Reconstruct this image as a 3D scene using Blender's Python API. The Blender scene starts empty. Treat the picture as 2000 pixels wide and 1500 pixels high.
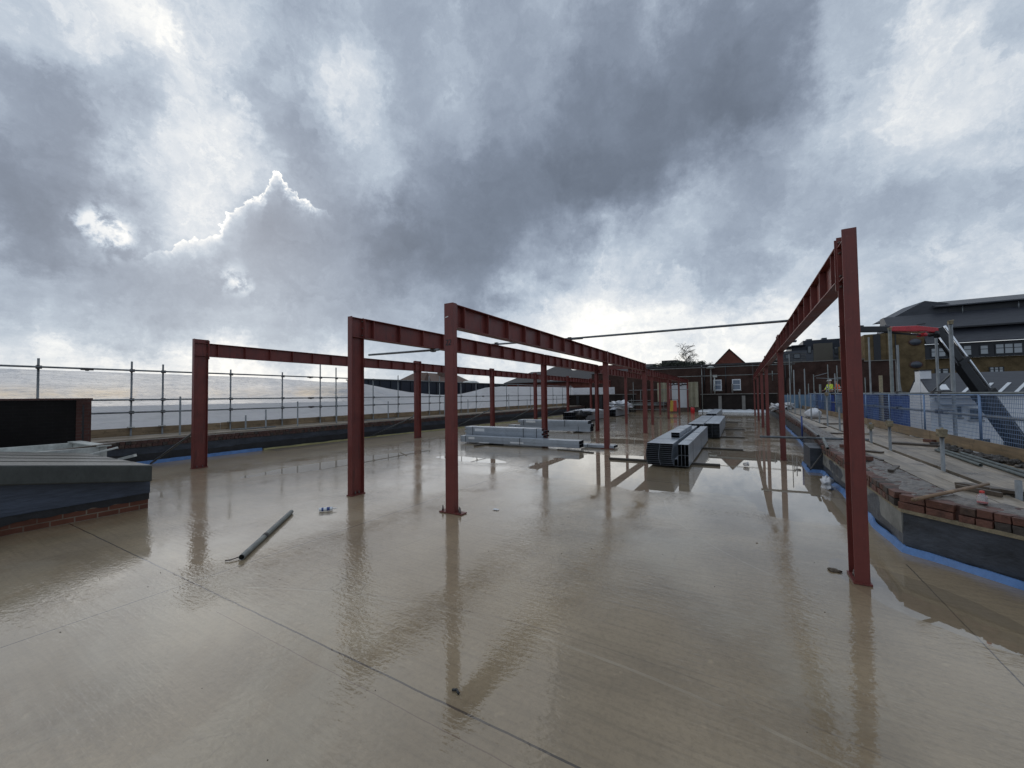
import bpy, bmesh, math, random
from mathutils import Vector, Matrix, noise as mnoise
random.seed(11)
SC = bpy.context.scene
COL = SC.collection
V = Vector
PI = math.pi

# ------------------------------------------------------------------ mesh helpers
class MB:
    def __init__(s):
        s.v = []; s.f = []; s.sm = []
    def add(s, vs, fs, sm=False):
        b = len(s.v)
        s.v += [tuple(p) for p in vs]
        s.f += [tuple(b + i for i in f) for f in fs]
        s.sm += [sm] * len(fs)
        return s
    def box(s, x0, y0, z0, x1, y1, z1):
        vs = [(x0,y0,z0),(x1,y0,z0),(x1,y1,z0),(x0,y1,z0),(x0,y0,z1),(x1,y0,z1),(x1,y1,z1),(x0,y1,z1)]
        return s.add(vs, [(0,3,2,1),(4,5,6,7),(0,1,5,4),(1,2,6,5),(2,3,7,6),(3,0,4,7)])
    def hexa(s, vs):
        return s.add(vs, [(0,3,2,1),(4,5,6,7),(0,1,5,4),(1,2,6,5),(2,3,7,6),(3,0,4,7)])
    def bar(s, p0, p1, w, h, up=(0,0,1)):
        """rectangular bar between two points; w sideways, h along up"""
        p0 = V(p0); p1 = V(p1); d = (p1-p0).normalized(); u = V(up)
        r = d.cross(u)
        if r.length < 1e-5: r = d.cross(V((1,0,0)))
        r.normalize(); u = r.cross(d).normalized()
        a = r*(w/2); b = u*(h/2)
        return s.hexa([p0-a-b, p0+a-b, p1+a-b, p1-a-b, p0-a+b, p0+a+b, p1+a+b, p1-a+b])
    def tube(s, p0, p1, r, n=10, r2=None, hollow=0.0):
        p0 = V(p0); p1 = V(p1); r2 = r if r2 is None else r2
        d = (p1-p0).normalized(); a = d.cross(V((0,0,1)))
        if a.length < 1e-4: a = V((1,0,0))
        a.normalize(); b = d.cross(a)
        vs = []
        for k in range(n):
            t = 2*PI*k/n; c = a*math.cos(t)+b*math.sin(t)
            vs += [p0+c*r, p1+c*r2]
        fs = [(2*k, 2*k+1, (2*k+3) % (2*n), (2*k+2) % (2*n)) for k in range(n)]
        base = len(s.v)
        s.add(vs, fs, True)
        if hollow > 0:
            vi = []
            for k in range(n):
                t = 2*PI*k/n; c = a*math.cos(t)+b*math.sin(t)
                vi += [p0+c*r*hollow, p1+c*r2*hollow]
            s.add(vi, [(2*k+2 if k < n-1 else 0, 2*k+3 if k < n-1 else 1, 2*k+1, 2*k) for k in range(n)], True)
            for e in (0, 1):
                for k in range(n):
                    j = (k+1) % n
                    s.f.append((base+2*k+e, base+2*n+2*k+e, base+2*n+2*j+e, base+2*j+e)); s.sm.append(False)
        else:
            s.f.append(tuple(base+2*k for k in range(n))); s.sm.append(False)
            s.f.append(tuple(base+2*k+1 for k in reversed(range(n)))); s.sm.append(False)
        return s
    def path(s, pts, r, n=6):
        for a, b in zip(pts[:-1], pts[1:]): s.tube(a, b, r, n)
        return s
    def prism(s, poly, vec):
        """closed polygon (3D points) extruded along vec"""
        n = len(poly); vec = V(vec); P = [V(p) for p in poly]
        vs = P + [p+vec for p in P]
        fs = [tuple(range(n))[::-1], tuple(range(n, 2*n))] + [(k, (k+1) % n, n+(k+1) % n, n+k) for k in range(n)]
        return s.add(vs, fs)
    def lathe(s, c, prof, n=16, ax=(0,0,1)):
        ax = V(ax).normalized(); a = ax.orthogonal().normalized(); b = ax.cross(a); c = V(c)
        vs = []
        for (r, h) in prof:
            for k in range(n):
                t = 2*PI*k/n
                vs.append(c+ax*h+(a*math.cos(t)+b*math.sin(t))*max(r, 1e-4))
        m = len(prof); fs = []
        for i in range(m-1):
            for k in range(n):
                j = (k+1) % n
                fs.append((i*n+k, i*n+j, (i+1)*n+j, (i+1)*n+k))
        fs.append(tuple(range(n))[::-1]); fs.append(tuple((m-1)*n+k for k in range(n)))
        return s.add(vs, fs, True)
    def blob(s, c, rx, ry, rz, seed=0, rough=.25, n=10, m=7, fr=2.0):
        c = V(c); vs = []
        for i in range(m+1):
            th = PI*i/m
            for k in range(n):
                ph = 2*PI*k/n
                d = V((math.sin(th)*math.cos(ph), math.sin(th)*math.sin(ph), math.cos(th)))
                q = 1+rough*mnoise.noise(d*fr+V((seed*3.1, seed*1.7, seed)))*1.6
                vs.append(c+V((d.x*rx*q, d.y*ry*q, d.z*rz*q)))
        fs = []
        for i in range(m):
            for k in range(n):
                j = (k+1) % n
                fs.append((i*n+k, (i+1)*n+k, (i+1)*n+j, i*n+j))
        return s.add(vs, fs, True)
    def build(s, name, mat, parent=None, bevel=0, loc=None):
        me = bpy.data.meshes.new(name)
        if parent is not None: org = ORG[parent.name]
        elif loc is not None: org = V(loc)
        else:
            xs = [p[0] for p in s.v]; ys = [p[1] for p in s.v]; zs = [p[2] for p in s.v]
            org = V(((min(xs)+max(xs))/2, (min(ys)+max(ys))/2, min(zs)))
        me.from_pydata([(p[0]-org.x, p[1]-org.y, p[2]-org.z) for p in s.v], [], s.f)
        me.polygons.foreach_set('use_smooth', s.sm)
        me.update()
        if mat is not None: me.materials.append(mat)
        o = bpy.data.objects.new(name, me); COL.objects.link(o)
        if parent is not None: o.parent = parent
        else: o.location = org
        ORG[o.name] = org
        if bevel:
            b = o.modifiers.new('bevel', 'BEVEL'); b.width = bevel; b.segments = 2; b.limit_method = 'ANGLE'; b.angle_limit = .6
        return o

ORG = {}
def tag(o, label=None, cat=None, group=None, kind=None):
    if label: o['label'] = label
    if cat: o['category'] = cat
    if group: o['group'] = group
    if kind: o['kind'] = kind
    return o
def thing(name, label, cat, loc, group=None):
    o = bpy.data.objects.new(name, None); COL.objects.link(o)
    o.location = loc; o.empty_display_size = .2; ORG[o.name] = V(loc)
    return tag(o, label, cat, group)
def copy_tree(o, delta=None, parent=None):
    c = o.copy(); COL.objects.link(c)
    if parent is not None: c.parent = parent
    if delta is not None: c.location = V(o.location)+V(delta)
    ORG[c.name] = ORG[o.name]+(V(delta) if delta is not None else V((0,0,0)))
    for ch in list(o.children): copy_tree(ch, None, c)
    return c

# ------------------------------------------------------------------ materials
class NT:
    def __init__(s, tree): s.t = tree; s.n = tree.nodes; s.l = tree.links
    def new(s, typ, ins=None, **kw):
        nd = s.n.new(typ)
        for k, v in kw.items(): setattr(nd, k, v)
        if ins:
            for k, v in ins.items():
                sock = nd.inputs[k]
                if isinstance(v, bpy.types.NodeSocket): s.l.new(v, sock)
                else: sock.default_value = v
        return nd
    def math(s, op, a, b=None, c=None, clamp=False):
        nd = s.n.new('ShaderNodeMath'); nd.operation = op; nd.use_clamp = clamp
        for i, v in enumerate((a, b, c)):
            if v is None: continue
            if isinstance(v, bpy.types.NodeSocket): s.l.new(v, nd.inputs[i])
            else: nd.inputs[i].default_value = v
        return nd.outputs[0]
    def vmath(s, op, a, b=None, scale=None):
        nd = s.n.new('ShaderNodeVectorMath'); nd.operation = op
        for i, v in enumerate((a, b)):
            if v is None: continue
            if isinstance(v, bpy.types.NodeSocket): s.l.new(v, nd.inputs[i])
            else: nd.inputs[i].default_value = v
        if scale is not None:
            if isinstance(scale, bpy.types.NodeSocket): s.l.new(scale, nd.inputs['Scale'])
            else: nd.inputs['Scale'].default_value = scale
        return nd.outputs['Value'] if op in ('DOT_PRODUCT', 'LENGTH') else nd.outputs['Vector']
    def noise(s, vec, scale, detail=4, rough=.55, dist=0.0, out='Fac'):
        nd = s.new('ShaderNodeTexNoise', {'Vector': vec, 'Scale': scale, 'Detail': detail, 'Roughness': rough, 'Distortion': dist})
        return nd.outputs[out]
    def ramp(s, fac, stops, interp='LINEAR'):
        nd = s.n.new('ShaderNodeValToRGB'); cr = nd.color_ramp; cr.interpolation = interp
        while len(cr.elements) < len(stops): cr.elements.new(.5)
        for e, (p, c) in zip(cr.elements, stops):
            e.position = p; e.color = (c[0], c[1], c[2], 1) if hasattr(c, '__len__') else (c, c, c, 1)
        s.l.new(fac, nd.inputs[0])
        return nd.outputs[0]
    def mix(s, fac, a, b, blend='MIX'):
        nd = s.n.new('ShaderNodeMix'); nd.data_type = 'RGBA'; nd.blend_type = blend
        for i, v in ((0, fac), (6, a), (7, b)):
            if isinstance(v, bpy.types.NodeSocket): s.l.new(v, nd.inputs[i])
            elif i == 0: nd.inputs[0].default_value = v
            else: nd.inputs[i].default_value = (v[0], v[1], v[2], 1)
        return nd.outputs[2]
    def map(s, v, a, b, c, d, smooth=False):
        nd = s.n.new('ShaderNodeMapRange')
        if smooth: nd.interpolation_type = 'SMOOTHSTEP'
        s.l.new(v, nd.inputs[0])
        for i, q in enumerate((a, b, c, d)): nd.inputs[i+1].default_value = q
        return nd.outputs[0]

def newmat(name):
    m = bpy.data.materials.new(name); m.use_nodes = True
    nt = NT(m.node_tree)
    return m, nt, nt.n['Principled BSDF']
def coords(nt, scale=(1,1,1)):
    tc = nt.new('ShaderNodeTexCoord')
    mp = nt.new('ShaderNodeMapping', {'Vector': tc.outputs['Object'], 'Scale': scale})
    return mp.outputs[0]

def simple(name, col, rough=.5, metal=0.0, var=.25, scale=3.0, bump=.15, stretch=(1,1,1), col2=None, spec=None, bscale=40, wet=None, per_obj=0.0):
    """uneven paint / metal / stone: two noises vary colour and gloss, a third gives relief"""
    m, nt, b = newmat(name)
    c = coords(nt, stretch)
    n1 = nt.noise(c, scale, 5, .6); n2 = nt.noise(c, scale*7, 4, .6)
    f = nt.math('ADD', nt.math('MULTIPLY', n1, .65), nt.math('MULTIPLY', n2, .35))
    f = nt.map(f, .3, .7, 0, 1)
    lo = tuple(x*(1-var) for x in col); hi = tuple(min(1, x*(1+var)) for x in col)
    if col2: hi = col2
    cc = nt.mix(f, lo, hi)
    if per_obj:
        oi = nt.new('ShaderNodeObjectInfo')
        cc = nt.mix(1.0, cc, nt.ramp(oi.outputs['Random'], [(0, 1-per_obj), (1, 1)]), 'MULTIPLY')
    nt.l.new(cc, b.inputs['Base Color'])
    b.inputs['Metallic'].default_value = metal
    nt.l.new(nt.map(n2, .2, .8, max(.02, rough-.12), min(1, rough+.12)), b.inputs['Roughness'])
    if spec is not None: b.inputs['Specular IOR Level'].default_value = spec
    if bump:
        n3 = nt.noise(c, bscale, 4, .6)
        bp = nt.new('ShaderNodeBump', {'Strength': bump, 'Distance': .01, 'Height': n3})
        nt.l.new(bp.outputs[0], b.inputs['Normal'])
    return m

def brickmat(name, axis, c1, c2, mortar, scale=1.0, dark=0.0, bump=.4, bw=.225, rh=.075):
    m, nt, b = newmat(name)
    tc = nt.new('ShaderNodeTexCoord')
    sx = nt.new('ShaderNodeSeparateXYZ', {0: tc.outputs['Object']})
    vec = nt.new('ShaderNodeCombineXYZ', {0: sx.outputs['Y' if axis == 'x' else 'X'], 1: sx.outputs['Z']}).outputs[0]
    wob = nt.noise(tc.outputs['Object'], 6, 3, .5)
    br = nt.new('ShaderNodeTexBrick', {'Vector': vec, 'Color1': (*c1, 1), 'Color2': (*c2, 1), 'Mortar': (*mortar, 1), 'Scale': 1.0/scale,
                'Mortar Size': .008, 'Mortar Smooth': .2, 'Brick Width': bw, 'Row Height': rh, 'Bias': -.1})
    n1 = nt.noise(tc.outputs['Object'], 1.3, 5, .65)
    col = nt.mix(nt.map(n1, .35, .68, 0, .9), br.outputs['Color'], tuple(x*.35 for x in c1))
    col = nt.mix(nt.math('MULTIPLY', wob, .35), col, tuple(x*.5 for x in c2))
    nt.l.new(col, b.inputs['Base Color'])
    b.inputs['Roughness'].default_value = .85; b.inputs['Specular IOR Level'].default_value = .25
    h = nt.math('SUBTRACT', nt.math('MULTIPLY', wob, .3), br.outputs['Fac'])
    bp = nt.new('ShaderNodeBump', {'Strength': bump, 'Distance': .01, 'Height': h})
    nt.l.new(bp.outputs[0], b.inputs['Normal'])
    return m

def woodmat(name, col, along='y', rough=.45, var=.45, wet=.3):
    m, nt, b = newmat(name)
    st = {'x': (.6, 9, 9), 'y': (9, .6, 9), 'z': (9, 9, .6)}[along]
    c = coords(nt, st); c0 = coords(nt)
    g = nt.noise(c, 2.2, 6, .65, .4); st2 = nt.noise(c0, 1.1, 5, .65); oi = nt.new('ShaderNodeObjectInfo')
    k = nt.mix(nt.map(g, .3, .7, 0, 1), tuple(x*(1-var) for x in col), tuple(min(1, x*(1+var*.5)) for x in col))
    k = nt.mix(nt.map(st2, .45, .72, 0, .75), k, tuple(x*.3 for x in col))
    st3 = nt.noise(c0, 7, 5, .7); k = nt.mix(nt.map(st3, .56, .70, 0, .6), k, tuple(x*.22 for x in col))
    k = nt.mix(1.0, k, nt.ramp(oi.outputs['Random'], [(0, .72), (1, 1.05)]), 'MULTIPLY')
    nt.l.new(k, b.inputs['Base Color'])
    nt.l.new(nt.map(st2, .3, .7, rough+.15, max(.1, rough-.2)), b.inputs['Roughness'])
    bp = nt.new('ShaderNodeBump', {'Strength': .35, 'Distance': .006, 'Height': g})
    nt.l.new(bp.outputs[0], b.inputs['Normal'])
    return m

M = {}
# red oxide primed steel: scuffs, rust runs, dull patches
def steelmat():
    m, nt, b = newmat('red_oxide_steel')
    c = coords(nt); cv = coords(nt, (6, 6, .7))
    n1 = nt.noise(c, 2.0, 6, .65); n2 = nt.noise(c, 22, 4, .6); n3 = nt.noise(cv, 3, 5, .7)
    k = nt.mix(nt.map(n1, .3, .7, 0, 1), (.122, .026, .021), (.208, .048, .038))
    k = nt.mix(nt.map(n3, .52, .72, 0, .75), k, (.06, .022, .02))
    k = nt.mix(nt.map(n2, .66, .74, 0, .45), k, (.27, .12, .10))
    scr = nt.noise(coords(nt, (1, 1, 5)), 1.7, 6, .75)
    k = nt.mix(nt.map(scr, .60, .70, 0, .7), k, (.062, .045, .043))
    lt = nt.noise(coords(nt, (3, 3, .5)), 2.2, 6, .72); k = nt.mix(nt.map(lt, .60, .70, 0, .5), k, (.25, .085, .068))
    nt.l.new(k, b.inputs['Base Color'])
    nt.l.new(nt.map(n1, .3, .7, .34, .6), b.inputs['Roughness'])
    bp = nt.new('ShaderNodeBump', {'Strength': .12, 'Distance': .004, 'Height': n2})
    nt.l.new(bp.outputs[0], b.inputs['Normal'])
    return m
M['steel'] = steelmat()
M['bolt'] = simple('bolt_steel', (.16, .13, .12), .5, .6, .4, 20)
M['galv'] = simple('galvanised_section', (.44, .48, .53), .36, .55, .22, 5, .05, (1, 1, 1), per_obj=.25)
M['galv_in'] = simple('section_inside_shade', (.012, .013, .016), .6, .0, .3, 5, .05)  # near-black: shade inside the open sections put into the colour
M['tube'] = simple('scaffold_tube_galvanised', (.22, .235, .245), .42, .55, .4, 6, .1, (3, 3, .8), per_obj=.2)
M['tube_old'] = simple('scaffold_tube_weathered', (.19, .21, .205), .5, .35, .5, 5, .3, per_obj=.15)
M['coupler'] = simple('coupler_rusty', (.085, .08, .078), .6, .4, .5, 20)
M['cap'] = simple('coupler_mud_caked', (.24, .20, .13), .8, .0, .5, 18, .6)
M['strap'] = simple('strapping', (.02, .022, .025), .4)
M['paper'] = simple('paper_label', (.72, .72, .72), .7, 0, .1, 30)
M['bearer'] = woodmat('bearer_wet_timber', (.085, .07, .055), 'x')
M['board'] = woodmat('scaffold_board', (.43, .355, .27), 'y', .42)
M['toeboard'] = woodmat('toe_board_timber', (.30, .215, .125), 'y', .5)
M['offcut'] = woodmat('offcut_timber', (.13, .10, .075), 'x', .5)
M['handle'] = woodmat('handle_timber', (.30, .19, .11), 'x', .5)
M['brick_cop'] = simple('coping_brick', (.120, .050, .034), .6, 0, .6, 9, .6, per_obj=0)
M['brick_br'] = simple('coping_brick_brown', (.085, .050, .036), .65, 0, .6, 9, .6)
M['brick_gy'] = simple('coping_brick_sooty', (.050, .040, .034), .7, 0, .6, 9, .6)
M['brick_dk'] = simple('coping_brick_dark', (.085, .040, .032), .7, 0, .5, 9, .5)
M['mortar'] = simple('mortar_bed_rough', (.125, .105, .088), .40, 0, .85, 16, 1.0, bscale=30)
M['membrane'] = simple('grey_tanking_membrane', (.040, .047, .060), .45, 0, .75, 2.2, .5, (1, 1, 2.5), bscale=14)
M['membrane_l'] = simple('cement_render_patch', (.20, .20, .185), .7, 0, .5, 2.5, .6, bscale=18)
M['bitumen'] = simple('bitumen_black', (.016, .016, .018), .5, 0, .7, 5, .7, bscale=16)
M['blue'] = simple('blue_foam_strip', (.095, .205, .44), .5, 0, .3, 5, .3, bscale=20)
M['yellow'] = simple('yellow_foam_strip', (.29, .26, .11), .6, 0, .3, 4, .3)
M['lidgrey'] = simple('grey_felt_lid', (.052, .057, .052), .36, 0, .35, 2.0, .3, (1, 2, 1))
M['bluefelt'] = simple('blue_grey_flashing', (.058, .073, .105), .36, 0, .5, 2.4, .6, (.5, .5, 3), bscale=10)
M['whitepaint'] = simple('white_paint_dirty', (.48, .49, .46), .5, 0, .35, 4)
M['white'] = simple('white_render', (.78, .79, .81), .7, 0, .12, 1.2, .2)
M['black'] = simple('black_steel', (.02, .021, .024), .35, .2, .4, 4)
M['chrome'] = simple('polished_rod', (.75, .77, .8), .15, .9, .05, 4, 0)
M['redpaint'] = simple('red_machine_paint', (.52, .03, .04), .3, 0, .25, 4, .1)
M['slate'] = simple('slate_roof', (.046, .050, .062), .5, 0, .3, 1.4, .4, (1, 4, 4), bscale=9)
M['slate_l'] = simple('slate_roof_lighter', (.155, .165, .185), .5, 0, .3, 1.4, .4, (1, 4, 4), bscale=9)
M['browntile'] = simple('brown_tile_roof', (.125, .078, .058), .7, 0, .35, 1.6, .6, (1, 4, 4), bscale=8)
M['darktile'] = simple('dark_tile_roof', (.040, .038, .040), .7, 0, .35, 1.6, .5, (1, 4, 4), bscale=8)
M['cladding'] = simple('dark_blue_cladding', (.014, .020, .034), .4, .1, .3, .8, .1)
M['frame_w'] = simple('white_window_frame', (.70, .72, .75), .45, 0, .06, 5, 0)
M['frame_d'] = simple('dark_window_frame', (.018, .02, .025), .45, 0, .1, 5, 0)
M['concrete'] = simple('weathered_concrete', (.20, .19, .175), .8, 0, .35, 3, .4)
M['cream'] = simple('cream_insulation', (.30, .28, .20), .6, 0, .4, 1.8, .3)
M['bark'] = simple('bark', (.085, .075, .07), .85, 0, .4, 8, .5)
M['leaf'] = simple('evergreen_leaf', (.035, .045, .028), .6, 0, .5, 3, 0)
M['bluesheet'] = simple('blue_barrier_sheet', (.022, .065, .30), .4, 0, .3, 3, .2)
M['greysheet'] = simple('grey_green_netting', (.16, .20, .20), .7, 0, .3, 5, .2)
M['plasticbag'] = simple('white_plastic_bag', (.66, .67, .70), .3, 0, .15, 6, .6, bscale=12)
M['hivis_y'] = simple('hivis_yellow_cloth', (.60, .72, .06), .7, 0, .15, 8, .2)
M['hivis_o'] = simple('hivis_orange_cloth', (.88, .13, .03), .7, 0, .15, 8, .2)
M['reflect'] = simple('reflective_tape', (.7, .72, .70), .3, .3, .1, 8, 0)
M['trouser'] = simple('dark_work_trousers', (.03, .033, .045), .8, 0, .3, 8, .2)
M['skin'] = simple('skin', (.42, .25, .18), .5, 0, .1, 8, 0)
M['helmet_w'] = simple('white_helmet', (.7, .7, .68), .3, 0, .05, 5, 0)
M['helmet_d'] = simple('dark_helmet', (.03, .03, .035), .3, 0, .05, 5, 0)
M['boot'] = simple('boot_leather', (.03, .024, .02), .6, 0, .2, 10, .2)
M['signy'] = simple('sign_yellow', (.42, .27, .02), .5, 0, .1, 8, 0)
M['signr'] = simple('sign_red', (.40, .035, .02), .45, 0, .12, 8, 0)
M['extred'] = simple('extinguisher_red', (.55, .02, .025), .3, 0, .1, 6, 0)
M['cartridge'] = simple('cartridge_white', (.74, .76, .78), .4, 0, .06, 10, 0)
M['cart_blue'] = simple('cartridge_blue_print', (.03, .06, .22), .4, 0, .2, 25, 0)
M['redcap'] = simple('red_bottle_cap', (.60, .05, .04), .4, 0, .1, 10, 0)
M['mud'] = simple('mud_lump', (.10, .075, .05), .6, 0, .5, 20, .8)
M['meshwire'] = simple('mesh_guard_wire', (.17, .26, .42), .4, .3, .2, 9, 0)
M['bluepale'] = simple('pale_blue_panel', (.13, .22, .33), .5, 0, .2, 2, .1)
M['rubble'] = simple('wet_dark_rubble', (.055, .048, .042), .5, 0, .6, 20, .6)
M['greyclad'] = simple('grey_cladding', (.075, .085, .105), .5, 0, .3, 1.2, .2, (1, 1, 4))
M['beige'] = simple('beige_render_panel', (.115, .105, .085), .7, 0, .12, 1.5, .1)
M['whitesheet'] = simple('white_sheet', (.66, .69, .72), .5, 0, .1, 2, .2)
M['dk_far'] = brickmat('blackened_brick_far', 'y', (.030, .020, .017), (.020, .015, .013), (.05, .045, .04))
M['asphalt'] = simple('street_ground', (.075, .078, .08), .85, 0, .35, .12, .2)
M['bw_x'] = brickmat('brown_brick_x', 'x', (.085, .040, .030), (.060, .030, .024), (.09, .075, .065))
M['bw_y'] = brickmat('brown_brick_y', 'y', (.085, .040, .030), (.060, .030, .024), (.09, .075, .065))
M['dk_y'] = brickmat('dark_tarred_brick', 'y', (.018, .014, .013), (.012, .010, .010), (.022, .02, .02))
M['dk_x'] = brickmat('dark_tarred_brick_x', 'x', (.014, .011, .010), (.009, .008, .008), (.018, .016, .016))
M['rd_x'] = brickmat('red_brick_x', 'x', (.215, .082, .050), (.13, .055, .038), (.30, .25, .19))
M['rd_y'] = brickmat('red_brick_y', 'y', (.26, .075, .048), (.20, .06, .042), (.16, .12, .10))
M['rdend_x'] = brickmat('red_brick_weathered_x', 'x', (.13, .060, .048), (.10, .045, .038), (.12, .09, .08))
M['tan_x'] = brickmat('tan_brick_x', 'x', (.20, .14, .068), (.20, .14, .07), (.22, .17, .10))
M['tan_y'] = brickmat('tan_brick_y', 'y', (.20, .14, .068), (.17, .118, .058), (.22, .17, .10))

def glassmat(name, col, rough=.05):
    m, nt, b = newmat(name)
    b.inputs['Base Color'].default_value = (*col, 1); b.inputs['Roughness'].default_value = rough
    b.inputs['Specular IOR Level'].default_value = .9
    n = nt.noise(coords(nt), .8, 2, .5)
    bp = nt.new('ShaderNodeBump', {'Strength': .05, 'Distance': .05, 'Height': n})
    nt.l.new(bp.outputs[0], b.inputs['Normal'])
    return m
M['glass'] = glassmat('window_glass', (.06, .075, .09))
M['glass_l'] = glassmat('window_glass_blind', (.33, .36, .38), .2)

M['glass_b'] = glassmat('window_glass_sky_blue', (.12, .16, .22))
def clear_plastic():
    m, nt, b = newmat('clear_bottle_plastic')
    b.inputs['Base Color'].default_value = (.85, .85, .86, 1); b.inputs['Roughness'].default_value = .12
    b.inputs['Transmission Weight'].default_value = .8; b.inputs['IOR'].default_value = 1.3
    return m
M['clear'] = clear_plastic()

def sheetmat():
    """milky polythene scaffold sheeting: part see-through, part lit from behind"""
    m = bpy.data.materials.new('polythene_sheeting'); m.use_nodes = True
    nt = NT(m.node_tree); nt.n.clear()
    tc = nt.new('ShaderNodeTexCoord')
    mp = nt.new('ShaderNodeMapping', {'Vector': tc.outputs['Object'], 'Scale': (1, .25, 2.2)}).outputs[0]
    n1 = nt.noise(mp, 1.6, 5, .6, .5)
    n2 = nt.noise(nt.new('ShaderNodeMapping', {'Vector': tc.outputs['Object'], 'Scale': (1, .8, 9)}).outputs[0], 1.6, 5, .65, .6)
    sx = nt.new('ShaderNodeSeparateXYZ', {0: nt.new('ShaderNodeNewGeometry').outputs['Position']})
    # double thickness where the lower sheet overlaps the upper one, and a doubled length further along
    y = sx.outputs['Y']; z = sx.outputs['Z']
    band = nt.math('MULTIPLY', nt.map(z, 1.40, 1.43, 0, 1), nt.map(z, 1.50, 1.53, 1, 0))
    far = nt.map(y, 9.5, 13, 0, 1, True)
    low = nt.map(z, 1.40, 1.44, 1, 0)
    crease = nt.map(nt.math('ABSOLUTE', nt.math('SUBTRACT', n2, .5)), .0, .05, 1, 0)
    op = nt.math('ADD', nt.math('ADD', nt.map(n1, .3, .7, .0, .26), nt.math('MULTIPLY', crease, .18)), .46)
    op = nt.math('ADD', op, nt.math('MULTIPLY', far, .36))
    op = nt.math('ADD', op, nt.math('MULTIPLY', band, .5))
    op = nt.math('ADD', op, nt.math('MULTIPLY', low, .40), clamp=True)
    bp = nt.new('ShaderNodeBump', {'Strength': .9, 'Distance': .05, 'Height': nt.math('ADD', n1, nt.math('MULTIPLY', n2, .5))})
    di = nt.new('ShaderNodeBsdfDiffuse', {'Color': (.80, .81, .84, 1), 'Normal': bp.outputs[0]})
    tl = nt.new('ShaderNodeBsdfTranslucent', {'Color': (.84, .85, .88, 1), 'Normal': bp.outputs[0]})
    gl = nt.new('ShaderNodeBsdfGlossy', {'Color': (.8, .8, .8, 1), 'Roughness': .25, 'Normal': bp.outputs[0]})
    a = nt.new('ShaderNodeMixShader', {0: .5, 1: di.outputs[0], 2: tl.outputs[0]})
    a2 = nt.new('ShaderNodeMixShader', {0: .08, 1: a.outputs[0], 2: gl.outputs[0]})
    tr = nt.new('ShaderNodeBsdfTransparent', {'Color': (.96, .97, 1, 1)})
    mx = nt.new('ShaderNodeMixShader', {0: op, 1: tr.outputs[0], 2: a2.outputs[0]})
    out = nt.new('ShaderNodeOutputMaterial', {'Surface': mx.outputs[0]})
    return m
M['sheet'] = sheetmat()

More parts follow.
